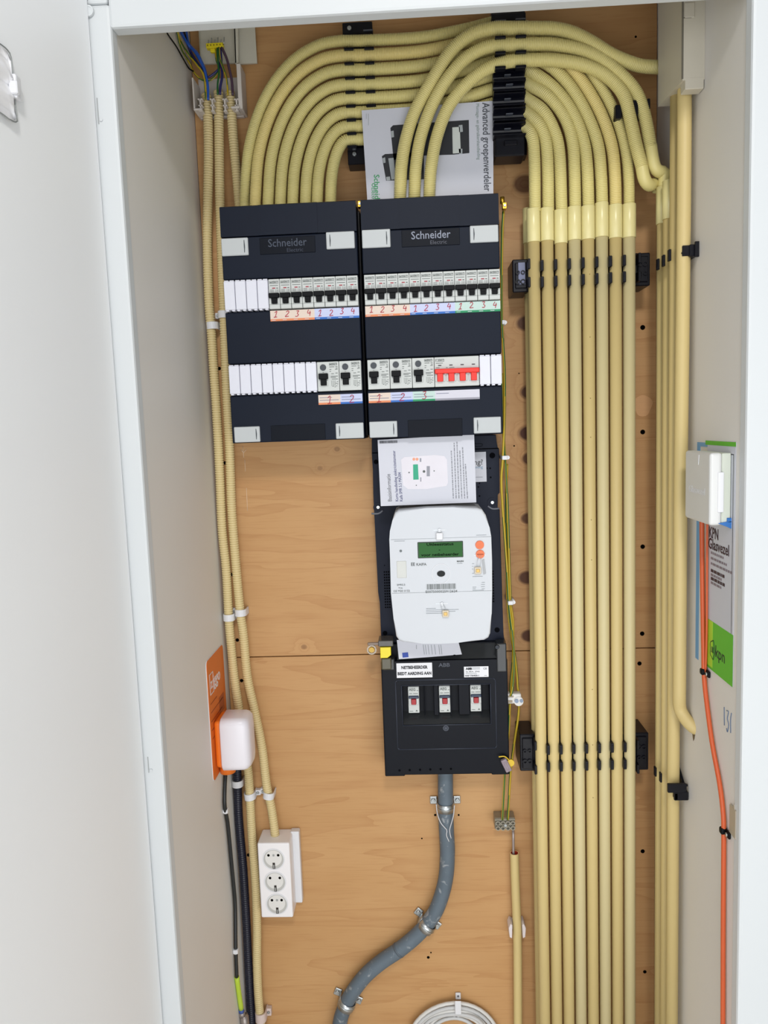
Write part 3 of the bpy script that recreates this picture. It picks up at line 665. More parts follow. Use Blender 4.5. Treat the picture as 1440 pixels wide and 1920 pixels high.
def bundle_clip(label, v0, rows, lb, rb):
    t = thing('conduit_clip_rail', label, 'clip rail', U(1100, rows[1], 0))
    mb = MB(); za, zb2 = U(1100, rows[1] + 4, -.06)[2], U(1100, rows[0] - 4, -.06)[2]
    mb.box(.188, .362, -.0665, -.0535, za, zb2); mb.box(.21, .362, -.0535, -.001, za + .004, zb2 - .004); link('rail_base', mb, CLIPB, t)
    for v in rows:
        for i in range(7):
            x = (X8[i] + X8[i + 1]) / 2; z = U(1100, v - (x - .275) * 20, -.09)[2]
            mb = MB(); mb.box(x - .0026, x + .0026, -.0935, -.066, z - .0085, z + .0085, .0008); mb.box(x - .0012, x + .0012, -.0940, -.09, z - .0075, z + .0055, .0004); link('clip_lip', mb, CLIPB, t)
    for nm, q in (('l', lb), ('r', rb)):
        mb = MB(); u0, va, u1, vb = q; x0, x1, z0, z1 = rect(*q, -.065)
        mb.box(x0, x1, -.065, -.001, z0, z1, .0015)
        mb.box(x0 + .004, x1 - .004, -.0685, -.06, z0 + .006, z1 - .006, .001)
        for f in (.3, .62):
            c_ = (x0 + (x1 - x0) * f, z0 + (z1 - z0) * (.3 if nm == 'l' else .65)); mb.ring(c_, .0042, .0026, -.0715, -.066, 14); mb.ring((c_[0], c_[1] + (z1 - z0) * .28 * (1 if nm == 'l' else -1)), .0034, .002, -.0715, -.066, 12)
        mb.box((x0 if nm == 'r' else x1 - .004), (x0 + .004 if nm == 'r' else x1), -.088, -.06, z0 + .004, z0 + .020, .0008); mb.box((x0 if nm == 'r' else x1 - .004), (x0 + .004 if nm == 'r' else x1), -.088, -.06, z1 - .020, z1 - .004, .0008)
        e = link('end_block', mb, CLIPB, t)
        if nm == 'l' and v0 < 1000:
            link('clip_face', MB().box(x0 + .009, x1 - .006, -.0692, -.0684, z0 + .012, z1 - .006, .0003), mat('clip_sheen_blue', '6D7390', .35), e)
bundle_clip('upper black clip rail across the eight straight conduits, at fuse box height', 490, [493, 524], (961, 486, 991, 548), (1190, 474, 1219, 536))
bundle_clip('lower black clip rail across the eight straight conduits, below the main fuse block', 1403, [1403, 1435], (975, 1377, 1003, 1446), (1188, 1374, 1216, 1444))

# ================================================================== WALL STACK (right wall)
GW = 'conduits one behind another along the right wall'
NW = [('frontmost conduit of the stack on the right wall, bending into the wall halfway down', -.18), ('second conduit from the front in the stack on the right wall', -.15), ('third conduit from the front in the stack on the right wall, below a coupler', -.12), ('rearmost conduit of the stack on the right wall, below a coupler', -.09)]
# front pipe with bend into wall
zt_ = U(1268, 160, -.18)[2]
zbend = U(1275, 1330, -.18)[2]
hole = U(1301, 1368, XR, 0)
smooth_tube('smooth_conduit', [(.4035, -.18, zt_), (.4035, -.18, zt_ - .2), (.4015, -.18, 1.3), (.4015, -.18, 1.2), (.4015, -.18, hole[2] + .075), (.4018, -.179, hole[2] + .045), (.4045, -.176, hole[2] + .026), (.411, (hole[1] - .176) / 2, hole[2] + .012), (.420, hole[1], hole[2] + .003), (.432, hole[1] + .004, hole[2] - .004)], .0100, CREAM, NW[0][0], 'conduit', GW, seg=20, step=.008)
for k, (Y, vtop, xx) in enumerate(((-.15, 175, .4025), (-.12, 395, .4020), (-.09, 405, .4015))):
    lab = NW[k + 1][0]
    t = thing('smooth_conduit', lab, 'conduit', (xx, Y, .02), GW)
    zz = U(1250, vtop, Y)[2]; smooth_tube('pipe', [(xx, Y, .02), (xx, Y, zz)], .0098, CREAM, parent=t, seg=20)
    if k:
        za, zb2 = (U(1242, 412, Y)[2], U(1242, 340, Y)[2]) if k == 1 else (U(1229, 421, Y)[2], U(1229, 352, Y)[2])
        mb = MB(); mb.cyl((xx, Y, za), (xx, Y, zb2), .0110, 20); link('coupler', mb, COUP, t, label='pale yellow coupler sleeve')
# wall brackets
t = thing('wall_bracket', 'upper black stacking clip gripping the wall conduits, fixed to the right wall', 'bracket', (XR, -.15, 1.62))
q = U(1303, 473, XR, 0); zc = q[2]
mb = MB(); mb.box(XR - .012, XR - .0002, -.195, -.165, zc - .008, zc + .009, .001); mb.box(.398, XR - .004, -.192, -.1885, zc - .0065, zc + .0085, .0008); mb.box(.397, XR - .01, -.1925, -.189, zc - .003, zc - .001); mb.box(XR - .006, XR, -.20, -.196, zc - .010, zc + .012, .0005); link('clamp', mb, CLIPB, t)
for (u, v, Y) in ((1255, 479, -.162), (1244, 489, -.132), (1233.5, 496, -.102)):
    c_ = U(u, v, Y); mb = MB(); mb.box(-.0018, .0018, -.004, .004, -.0085, .0085, .0006)
    link('clip_lip', mb, CLIPB, t, c_)
t = thing('wall_bracket', 'lower black stacking clip at the foot of the wall conduits, empty front cradle', 'bracket', (XR, -.16, .79))
q = U(1290, 1478, XR, 0); zc = q[2]; yy = q[1]
mb = MB(); mb.prism([(yy - .004, zc - .012), (yy + .045, zc + .022), (yy + .045, zc + .006), (yy + .004, zc - .020)], XR - .004, XR - .0002, ax='x'); 
mb.box(.386, XR - .004, -.176, -.170, zc - .005, zc + .010, .001); mb.box(.396, XR - .001, yy - .006, yy - .001, zc - .018, zc - .004, .001); mb.box(.398, XR - .001, -.172, -.168, zc + .004, zc + .007); mb.box(.397, .401, yy - .006, -.165, zc - .016, zc - .006); link('clamp', mb, CLIPB, t)
for (u, v, Y) in ((1228.5, 1446, -.108), (1238.5, 1457, -.138)):
    c_ = U(u, v, Y); mb = MB(); mb.box(-.0015, .0015, -.004, .004, -.008, .008, .0006); link('clip_lip', mb, CLIPB, t, c_)
mb = MB(); c_ = hole; mb.prism([(c_[1] - .006, c_[2] - .006), (c_[1] + .006, c_[2] - .006), (c_[1] + .001, c_[2] - .019), (c_[1] - .003, c_[2] - .014)], XR - .0006, XR + .0002, ax='x')
link('wall_hole', mb, mat('hole_brown', '6A5A40', .9), bpy.data.objects['wall_right'])
# ---- trunking box
t = thing('trunking_box', 'beige trunking box on the right wall at the top with chamfered lower end', 'trunking', (XR, -.18, 1.86))
xf = .378; yn = U(1322, 100, XR, 0)[1]
q1 = U(1280, 150, yn); xf = U(1280, 80, yn)[0]; yfar = U(1234, 120, xf, 0)[1]
zA = U(1280, 151, yn)[2]; zB = U(1240, 192, xf, 0)[2]; ztop = ZC - .0005
ym = (yn + yfar) / 2
mb = MB()
def hexa(mb, L, bev=0):
    tt = bmesh.new(); v = [tt.verts.new(p) for p in L]
    for f in ((0, 1, 2, 3), (7, 6, 5, 4), (0, 4, 5, 1), (1, 5, 6, 2), (2, 6, 7, 3), (3, 7, 4, 0)): tt.faces.new([v[i] for i in f])
    bmesh.ops.recalc_face_normals(tt, faces=tt.faces[:])
    if bev: bmesh.ops.bevel(tt, geom=tt.edges[:], offset=bev, segments=1, affect='EDGES')
    mb.add(tt)
xw = XR - .0002
# side profile (y,z) with sloped underside, pulled in x; wall side chamfer added by a second wedge
mb.prism([(yn, zA), (yn, ztop), (yfar, ztop), (yfar, zB)], xf, xw, ax='x')
mb.box(xf + .004, xf + .030, yn - .0002, yn + .02, zA - .012, zA + .004, .001)
link('housing', mb, TRUNK, t)
mb = MB(); mb.box(xf - .0012, xf + .001, yn - .0008, yn + .0008, zA + .002, ztop); 
for dz in (.012, .055, .07): mb.box(xf - .0012, xf + .012, yn - .001, yn, zA + .07 + dz, zA + .071 + dz)
link('seam_line', mb, mat('seam_shadow', '6E695E', .8), t)
mb = MB(); mb.box(xf + .002, xf + .016, yn - .0016, yn, zA + .082, zA + .102, .001); link('knockout', mb, TRUNK, t)

# ================================================================== LEFT CONDUITS
l1 = [(386, 178), (389, 195), (391, 282), (389.5, 393), (389, 469), (392, 569), (396.5, 624), (400.5, 691), (406, 772), (412, 888), (416.5, 992), (424, 1067), (429, 1157), (431.5, 1190), (439, 1267), (448, 1330), (456, 1390), (465, 1443), (468.5, 1491), (472, 1559), (477.5, 1632), (480, 1672), (482, 1742), (482, 1800), (484, 1859), (489, 1917), (495, 1960)]
def down(pts): q = np.array(pts[-1], float); return list(pts) + [np.array([q[0], q[1], q[2] * .5]), np.array([q[0], q[1], .003])]
l2 = [(409, 172), (410, 183), (411, 282), (412.6, 381), (417, 515), (421, 624), (425, 732), (430.5, 840), (432.5, 900), (434.5, 955), (440, 1030), (450, 1142), (456.5, 1190), (463.6, 1267), (476, 1326), (491, 1399), (500, 1472), (509, 1515), (516.5, 1570), (517, 1590)]
l3 = [(431.5, 174), (433, 190), (437, 253), (444, 330), (448, 378), (450, 400)]
corrugated('corrugated_conduit', down(P(l1, -.020)), .0081, CORR3, 'long corrugated conduit along the left wall, leftmost, running the full height', pitch=.0042, depth=.0014)
L2 = [(*p, -.020) for p in l2]; L2[-1] = (*L2[-1][:2], -.026); L2[-2] = (*L2[-2][:2], -.024)
corrugated('corrugated_conduit', P(L2, 0), .0081, CORR3, 'corrugated conduit from the open junction box down into the triple socket', pitch=.0042, depth=.0014)
corrugated('corrugated_conduit', P(l3, -.022), .0081, CORR3, 'short corrugated conduit from the junction box down behind the left fuse box', pitch=.0042, depth=.0014)
# black conduit, coax
bl = [(441, 1420), (444.6, 1443), (447.5, 1530), (455, 1618), (457.6, 1655), (462.7, 1742), (466, 1815), (471.5, 1917), (474, 1965)]
corrugated('corrugated_conduit', down(P(bl, -.018)), .0080, mat('black_conduit', '14172A', .35, var=.1), 'black corrugated conduit below the white cap, beside the left wall', pitch=.0042, depth=.0009)
t = thing('coax_cable', 'thin black coaxial cable with lime sleeve and grey plug by the left wall', 'cable', U(455, 1930, -.03))
cx = [(424, 1436), (422.7, 1450), (421, 1507), (427, 1545), (434, 1618), (438, 1660), (441, 1700), (442, 1778), (444, 1834)]
def WX(pts): return [U(a, b, XL + .0048, 0) for a, b in pts]
smooth_tube('cable', WX(cx), .0036, mat('black_cable', '1B1E20', .35), parent=t, seg=12, step=.01)
smooth_tube('lime_sleeve', WX([(444, 1831), (448, 1862), (452.5, 1893)]), .0045, mat('lime_sleeve', 'B5D03C', .45), parent=t, seg=12, step=.01)
smooth_tube('blue_ring', WX([(452.3, 1892), (453, 1898)]), .0049, mat('blue_ring', '3C58A0', .4), parent=t, seg=14)
smooth_tube('plug', WX([(453, 1897), (454, 1905)]), .0060, mat('grey_plug', '9A918C', .3, .5), parent=t, seg=14)
smooth_tube('plug_nut', [p + np.array([.0035, 0, 0]) for p in WX([(454, 1904), (457, 1935)])], .0085, mat('grey_plug', '9A918C', .3, .5), parent=t, seg=6)

def saddle(u, v, r, label, y=-.020, ang=0.0, side=1, h=.012, m=WHITE, cat='pipe clip', foot=.010):
    """plastic saddle: band around the pipe and a screwed ear on one side"""
    c = U(u, v, y); t = thing('pipe_clip', label, cat, (c[0], -.001, c[2] - h / 2))
    mb = MB(); n_ = 10; prof = []
    ro, ri = r + .0022, r + .0002
    out = [(ro * math.cos(a), -ro * math.sin(a)) for a in [math.pi * k / n_ for k in range(n_ + 1)]]
    inn = [(ri * math.cos(a), -ri * math.sin(a)) for a in [math.pi * k / n_ for k in range(n_ + 1)]][::-1]
    tt = bmesh.new(); pr = out + [(-ro, -y - .001)] + [(-ri, -y - .001)] + inn + [(ri, -y - .001), (ro, -y - .001)]
    a = [tt.verts.new((p[0], p[1], -h / 2)) for p in pr]; b_ = [tt.verts.new((p[0], p[1], h / 2)) for p in pr]; n2 = len(pr)
    tt.faces.new(a); tt.faces.new(b_[::-1])
    for i in range(n2): tt.faces.new([a[(i + 1) % n2], a[i], b_[i], b_[(i + 1) % n2]])
    bmesh.ops.recalc_face_normals(tt, faces=tt.faces[:]); bmesh.ops.triangulate(tt, faces=[f for f in tt.faces if len(f.verts) > 4]); mb.add(tt)
    if ang: rotated(mb, ang, (0, 0, 0))
    link('band', mb, m, t, c)
    ear = MB(); xe = side * (r + foot * .5); ear.box(side * (r + .001), side * (r + foot), -y - .0048 - .006, -y - .001, -h * .42, h * .42, .001, 2)
    if ang: rotated(ear, ang, (0, 0, 0))
    e = link('ear', ear, m, t, c)
    v_ = Vector((xe, 0, 0)); v_.rotate(Matrix.Rotation(ang, 3, 'Y')); screw(t, c[0] + v_.x, c[2] + v_.z, c[1] - y - .0112, .0030)
    return t
saddle(398.5, 611, .0082, 'white clip on the leftmost long conduit, beside the left fuse box', side=1, ang=-.03)
saddle(420, 590, .0082, 'white clip half hidden behind the left fuse box edge', side=-1)
saddle(429.5, 1157, .0082, 'white clip on the leftmost long conduit above the orange plate', side=1)
saddle(451.5, 1148, .0082, 'white clip on the inner long conduit above the orange plate', side=-1)
saddle(468.5, 1492, .0082, 'white clip on the leftmost long conduit above the triple socket', side=1, ang=-.08)
saddle(504, 1490, .0082, 'white clip on the inner conduit just above the triple socket', side=-1, ang=.15)
saddle(445.5, 1468, .0081, 'white clip on the black conduit, below the white cap', side=-1, y=-.018)
saddle(489, 1905, .0084, 'pale clip on the long conduit at the lower left edge of the picture', side=1, h=.018, m=mat('pale_clip', 'D3C2BC', .5))
def cclip(u, v, label):
    c = U(u, v, XL + .0048, 0); t = thing('cable_clip', label, 'cable clip', (XL + .001, c[1], c[2] - .003))
    mb = MB(); mb.cyl((0, 0, -.0042), (0, 0, .0042), .0046, 14); mb.box(XL + .0005 - c[0], .0046, -.0046, .0046, -.0036, .0036, .001); link('hook', mb, WHITE, t, c)
cclip(423, 1520, 'small white clip on the thin black cable, upper one'); cclip(442, 1783, 'small white clip on the thin black cable, lower one')

# ---- open junction box, top left
t = thing('junction_box', 'open pale junction box at the top of the three left conduits, wires exposed', 'junction box', U(410, 205, 0))
yj = -.046
jx0, jx1, jz0, jz1 = U(361, 175, yj)[0], U(447, 165, yj)[0], U(408, 203, yj)[2], U(408, 135, yj)[2]
mb = MB(); mb.box(jx0, jx0 + .0025, yj, -.001, jz0, jz1 - .006, .0006); mb.box(jx1 - .0028, jx1 + .004, yj + .006, -.001, jz0, jz1 + .014, .0006); mb.box(jx0, jx0 + .014, yj, -.001, jz0 - .001, jz0 + .002, .0006); mb.box(jx1 - .014, jx1, yj, -.001, jz0 - .001, jz0 + .002, .0006)
mb.box(jx0, jx1, -.004, -.001, jz0, jz1 + .008); mb.box(jx0 + .003, jx1, -.012, -.004, jz0 - .002, jz0 + .001)
link('tray', mb, mat('tray_pale', 'CFC8C2', .5), t)
for u in (375.5, 398, 421.5, 443.5):
    c_ = U(u, 196, yj + .004); mb = MB(); mb.box(-.0012, .0012, 0, .012, -.010, .010, .0004); mb.box(-.0042, .0042, 0, .012, .008, .0098, .0004); mb.box(-.0035, .0035, 0, .012, -.002, 0, .0004); mb.box(-.003, .003, 0, .012, -.0105, -.009, .0004)
    link('tube_holder', mb, mat('tray_pale', 'CFC8C2', .5), t, c_)
ja = [(372, 30), (438, 30), (446, 30), (474, 30)]; bb = [(376, 124), (441, 119), (447, 118), (481, 117)]
mb = MB(); yy_ = [-.020, -.006, -.018, -.012]
for (a0, a1, b0, b1, y0, y1) in ((370, 371, 376, 378, -.024, -.006), (371, 438, 378, 441, -.008, -.008), (438, 446, 441, 447, -.022, -.022), (446, 476, 447, 482, -.012, -.012)):
    q = [U(a0, 20, y0), U(a1, 20, y1), U(b1, 118, y1), U(b0, 120, y0)]
    hexa(mb, [*q, *[p + np.array([0, .004, 0]) for p in q]])
hexa(mb, [U(438, 20, -.022), U(440, 20, -.022), U(443, 118, -.022), U(441, 118, -.022), U(438, 20, -.006), U(440, 20, -.006), U(443, 118, -.006), U(441, 118, -.006)])
link('lid', mb, JBOX, t, label='grey-green folded lid hanging above the open box')
ts = thing('terminal_strip', 'small yellow push-in terminal strip with bare pins above the junction box', 'terminal', U(402, 92, -.03))
mb = MB(); xa, xb, za, zb2 = rect(386, 80, 418, 89, -.036); mb.box(xa, xb, -.036, -.026, za, zb2, .0006); mb.box(xa + .006, xb - .014, -.035, -.028, za - .006, za, .001); link('housing', mb, SEALY, ts)
for k in range(6): link('pin', MB().cyl((xa + .003 + k * .0052, -.031, zb2 - .001), (xa + .003 + k * .0052 + .001, -.031, zb2 + .007 + (k % 2) * .003), .0008, 6), STEEL, ts)
for k in range(6): link('port', MB().box(xa + .002 + k * .0052, xa + .0038 + k * .0052, -.0363, -.0358, za + .003, za + .005), mat('port_dark', '7A6A10', .6), ts)
def W8(pts): return [(300 + p[0] / 8, 50 + p[1] / 8) for p in pts]
def PW(pts, y):
    o = []
    for p in pts:
        q = U(p[0], p[1], y)
        if q[0] < XL + .004: q = U(p[0], p[1], XL + .004, 0)
        o.append(q)
    return o
WR = [('black', BLACK, [(100, 60), (120, 120), (240, 290), (330, 450), (430, 620), (500, 670)], -.034, .0012, 'thin black wire slanting down from the lintel into the junction box'),
 ('yg', None, [(255, 40), (275, 120), (330, 250), (430, 420), (560, 580), (650, 720), (678, 900), (690, 1100)], -.037, .0017, 'yellow-green wire entering the leftmost conduit of the junction box'),
 ('yg', None, [(250, 40), (265, 120), (320, 330), (440, 540), (520, 700), (640, 800), (760, 800), (860, 700), (885, 600), (850, 520), (835, 400), (830, 315)], -.029, .0016, 'yellow-green wire looping low across the junction box to the yellow terminal'),
 ('blue', BLU, [(300, 40), (330, 110), (430, 280), (540, 400), (650, 610), (695, 760), (718, 900), (722, 1100)], -.036, .0021, 'blue wire entering the leftmost conduit of the junction box'),
 ('blue', BLU, [(390, 30), (402, 110), (435, 260), (560, 400), (660, 600), (690, 700)], -.033, .0018, 'bright blue wire ending halfway into the junction box'),
 ('dark', DBLU, [(330, 30), (345, 110), (440, 330), (520, 480), (620, 620), (690, 700), (720, 760), (860, 660), (900, 560), (905, 320)], -.030, .0019, 'dark blue wire looping through the junction box behind the others'),
 ('dark', BLACK, [(350, 30), (370, 120), (455, 380), (560, 560), (640, 640), (690, 700), (705, 800)], -.026, .0018, 'black wire tucked behind the blue ones in the junction box'),
 ('green', GRN, [(860, 310), (868, 520), (885, 700), (865, 850), (865, 1020)], -.034, .0016, 'green wire from the yellow terminal to the middle left conduit'),
 ('yg', None, [(885, 310), (900, 480), (960, 650), (1000, 800), (1020, 1030)], -.036, .0016, 'yellow-green wire from the yellow terminal to the third conduit'),
 ('dark', DBLU, [(905, 320), (922, 560), (932, 750), (905, 900), (900, 1020)], -.032, .0022, 'navy wire from the yellow terminal into the middle left conduit'),
 ('brown', BRN, [(925, 305), (1000, 480), (1040, 640), (1075, 800), (1092, 1030)], -.034, .0022, 'brown wire curving from the yellow terminal to the third conduit')]
for (k, m_, pts, y, r, lab) in WR:
    if k == 'yg': smooth_tube('wire', PW(W8(pts), y), r, [YEL, GRN], lab, 'wire', seg=10, step=.004, stripes={2, 3, 7, 8}, twist=.2)
    else: smooth_tube('wire', PW(W8(pts), y), r, m_, lab, 'wire', seg=8, step=.004)

# ================================================================== ORANGE PLATE + WHITE CAP
t = thing('outlet_plate', 'orange wall plate with white logo and dark lines, upright on the left wall', 'plate', (XL, -.09, .82))
def WLp(u, v, off=.0012): return U(u, v, XL + off, 0)
pc = [WLp(390, 1240), WLp(422, 1210), WLp(428, 1430), WLp(398, 1469)]
ya, yb3 = pc[0][1], -.03
zt1, zb1 = WLp(388.5, 1250)[2], WLp(398, 1472)[2]
ya = (WLp(389, 1260)[1] + WLp(397, 1440)[1]) / 2; zt1 = WLp(389, 1238)[2]; 
n_ = 5; out = []
for (cy_, cz_, a0) in ((ya + .009, zt1 - .009, 90), (ya + .009, zb1 + .009, 180), (yb3 - .009, zb1 + .009, 270), (yb3 - .009, zt1 - .009, 0)):
    for k in range(n_ + 1):
        a = math.radians(a0 + 90 * k / n_); out.append((cy_ + .009 * math.cos(a), cz_ + .009 * math.sin(a)))
link('back_edge', MB().prism([(p[0], p[1]) for p in out], XL + .0002, XL + .0011, ax='x'), WHITE, t)
c_y = (ya + yb3) / 2; c_z = (zt1 + zb1) / 2
link('face', MB().prism([(c_y + (p[0] - c_y) * .985, c_z + (p[1] - c_z) * .992) for p in out], XL + .0006, XL + .0018, ax='x'), mat('orange_plate', 'D9712B', .45), t)
xo = XL + .0019
# text on wall: reading from near (−y) to far (+y): right=+y, up=z
wy = [U(x, 1280, xo, 0)[1] for x in (400, 418)]
text(t, 'iggo', (xo, ya + .056, zt1 - .045), .032, WHITE, (0, 1, 0), (0, 0, 1), width=.046, bold=.0003)
text(t, 'z', (xo, ya + .0235, zt1 - .045), .026, WHITE, (0, 1, 0), (0, 0, 1), width=.012, bold=.0003)
mb = MB()
for q in ((ya + .012, ya + .0135, 0), (ya + .0335, ya + .035, 0)): mb.box(xo, xo + .0003, q[0], q[1], zt1 - .061, zt1 - .028)
mb.box(xo, xo + .0003, ya + .012, ya + .035, zt1 - .0625, zt1 - .061); mb.box(xo, xo + .0003, ya + .012, ya + .035, zt1 - .028, zt1 - .0265); link('logo_frame', mb, WHITE, t)
mb = MB()
for k, (a, b_) in enumerate(((.01, .05), (.01, .088), (.008, .08), (.008, .05), (.008, .06))): mb.box(xo, xo + .0003, ya + a, ya + b_, zt1 - .078 - k * .015, zt1 - .0765 - k * .015)
link('printed_lines', mb, mat('rust_print', '9C4A22', .6), t)
mb = MB(); mb.box(xo, xo + .0003, ya + .062, ya + .095, zt1 - .115, zt1 - .085); link('printed_picture', mb, mat('rust_picture', 'A9562C', .6), t)
t = thing('wall_outlet', 'white rounded cap on an orange socket over the orange plate', 'outlet', (XL, -.08, .84))
cz0, cz1 = U(445, 1434, -.105)[2], U(445, 1343, -.105)[2]
# placed so that it spans the picture columns 402..480
yo0, yo1 = -.130, -.070
xa0 = U(403, 1390, yo0)[0]; xa1 = U(412, 1390, yo0)[0]; xa2 = U(461, 1390, yo0)[0]
mb = MB(); mb.box(XL + .002, xa1 + .006, yo0 + .006, yo1, cz0 + .002, cz1 - .002, .006, 3); link('orange_socket', mb, ORNG, t)
mb = MB(); tt = bmesh.new(); prof = []
def D(x, sy, sz):     # rounded-rect outline at depth x
    o = []
    for (sx, sz_, a0) in ((-1, 1, 90), (-1, -1, 180), (1, -1, 270), (1, 1, 0)):
        r = .012
        for k in range(5):
            a = math.radians(a0 + 90 * k / 4); cyy = sx * (sy - r); czz = sz_ * (sz - r)
            o.append((x, (yo0 + yo1) / 2 + cyy + r * math.cos(a), (cz0 + cz1) / 2 + czz + r * math.sin(a)))
    return o
sy, sz = (yo1 - yo0) / 2, (cz1 - cz0) / 2 + .003
rings = [D(xa1, sy * .94, sz * .95), D(xa1 + .002, sy, sz), D(xa2 - .008, sy * .98, sz * .99), D(xa2 - .002, sy * .93, sz * .96), D(xa2 + .003, sy * .78, sz * .88), D(xa2 + .005, sy * .5, sz * .6)]
vs = [[tt.verts.new(p) for p in r] for r in rings]
for a, b_ in zip(vs, vs[1:]):
    for i in range(len(a)): tt.faces.new([a[i], a[(i + 1) % len(a)], b_[(i + 1) % len(a)], b_[i]])
tt.faces.new(vs[0][::-1]); tt.faces.new(vs[-1]); bmesh.ops.recalc_face_normals(tt, faces=tt.faces[:]); mb.add(tt); link('cap', mb, mat('cap_white', 'E6E3EA', .3, var=.01), t, smooth=True)
mb = MB(); zg = U(424, 1447, -.10)[2]; mb.cyl((XL + .016, -.100, zg), (XL + .016, -.100, cz0 + .006), .0135, 18); link('gland', mb, ORNG, t)

# ================================================================== TRIPLE SOCKET
t = thing('triple_socket', 'white surface-mounted triple socket block at lower left, fed by a conduit', 'socket', U(520, 1721, 0))
ys = -.052
sx0, sx1, sz0, sz1 = rect(486, 1581, 546, 1721, ys); sx0 += 0; 
mb = MB(); mb.box(sx0, sx1, ys, -.001, sz0, sz1, .003, 3); link('housing', mb, mat('socket_white', 'ECEAEC', .35, var=.01), t)
mb = MB(); a = U(563, 1692, -.018); mb.box(sx1 - .004, U(564, 1625, -.014)[0], -.016, -.001, U(555, 1692, -.014)[2], sz1 + .002, .002, 2); link('back_plate', mb, WHITE, t)
for k, (u, v) in enumerate(((513, 1611), (516, 1653.5), (519.5, 1695))):
    c = U(u, v, ys); rr = .0195; 
    mb = MB(); mb.ring((0, 0), rr + .0012, rr - .001, -.0008, .0005, 36); mb.ring((0, 0), rr - .0008, rr - .0022, .0001, .0012, 36); s_ = link('socket_outlet', mb, WHITE, t, (c[0], ys, c[2]))
    mb = MB(); mb.cyl((0, .0002, .0), (0, -.0003, .0), rr - .001, 36); link('well', mb, mat('well_shade', 'B9B9B6', .4), s_, (c[0], ys, c[2]))  # flat disc; its darker colour paints the shade of the recess
    mb = MB(); mb.cyl((0, .0002, 0), (0, -.0006, .0), rr - .0042, 32); link('insert', mb, mat('insert_white', 'DCDBD8', .4), s_, (c[0], ys, c[2] + .002))
    for dx in (-.0090, .0090): link('pin_hole', MB().cyl((0, -.0004, 0), (0, -.0009, 0), .0025, 12), HOLE, s_, (c[0] + dx, ys, c[2] + .008))
    link('centre_screw', MB().cyl((0, -.0004, 0), (0, -.0012, 0), .0021, 12), STEEL, s_, (c[0] + .0004, ys, c[2] + .008)) if k != 1 else None
    mb = MB(); mb.box(-.0022, .0022, -.0010, -.0004, -.0185, -.0065); e_ = link('earth_slot', mb, mat('slot_black', '2A211C', .5), s_, (c[0], ys, c[2]))
    link('earth_spring', MB().box(-.0009, .0013, -.0030, -.0008, -.0165, -.0095, .0003), STEEL, s_, (c[0], ys, c[2]))
rm = MB(); rm.ring((0, 0), .0105, .0085, -.001, .0, 20)

# ================================================================== METER BOARD
t = thing('meter_board', 'tall anthracite backing board behind the white electricity meter', 'mounting board', U(830, 1210, 0))
yt = -.035
L_ = [(697, 822), (930, 815), (932, 840), (936, 842), (937, 924), (932, 928), (932, 952), (937, 956), (944, 1185), (946, 1204), (715, 1206), (712, 1130), (709, 1110), (702, 970), (700, 930), (699, 880), (697, 850)]
q = [U(*p, yt) for p in L_]; mb = MB(); mb.prism([(p[0], p[2]) for p in q], yt, -.001, .0012); link('panel', mb, TRAY, t)
GR = mat('groove_dark', '04050A', .7, spec=.05)
for poly in ([(698, 848.5), (935, 839.5), (935, 841.5), (698, 850.5)],): q = [U(*p, yt - .0002) for p in poly]; link('groove', MB().prism([(p[0], p[2]) for p in q], yt - .0004, yt + .001), GR, t)
for (u, v, r) in ((923, 854, .0050), (705, 866, .004), (919, 878, .0015), (913, 878, .0013), (920, 895, .0016), (899, 906, .0013), (899, 930, .0015), (897, 913, .0013), (722, 1187, .0042), (932, 1181, .0046), (721, 1060, .001)):
    c = U(u, v, yt); link('hole', MB().cyl((0, .0004, 0), (0, -.0005, 0), r, 16), GR, t, (c[0], yt, c[2]))
mb = MB(); xa, xb, za, zb2 = rect(720, 1065, 733, 1141, yt); 
for i in range(3):
    for j in range(14): mb.box(xa + .0005 + i * .0038, xa + .0030 + i * .0038, yt - .0005, yt + .0005, za + .001 + j * .0049, za + .0037 + j * .0049)
o = link('vent_slots', mb, GR, t)
mb = MB(); xa, xb, za, zb2 = rect(922, 1065, 931, 1130, yt)
for j in range(12): mb.box(xa + .001, xa + .0038, yt - .0005, yt + .0005, za + .001 + j * .0049, za + .0037 + j * .0049)
link('vent_slots', mb, GR, t)
for (u, v, s) in ((709, 951, 1), (923, 942, -1)):
    c = U(u, v, yt); mb = MB(); mb.ring((0, 0), .0085, .0060, -.0012, .0005, 24); link('screw_boss', mb, TRAY, t, (c[0], yt, c[2])); screw(t, c[0], c[2], yt - .0003, .0036)
    mb = MB(); mb.path([(-.012 * s, 0, -.011), (0, 0, -.011), (.008 * s, 0, -.006)], .0017, 8); link('moulded_notch', mb, mat('notch_grey', '6B6F79', .5), t, (c[0], yt - .0004, c[2]))
mb = MB(); mb.path([(-.010, 0, 0), (.002, 0, 0), (.004, 0, -.002), (.002, 0, -.0045), (-.010, 0, -.0045)], .0005, 6); link('moulded_slot', mb, NAVY3, t, U(900, 832, yt - .0003))
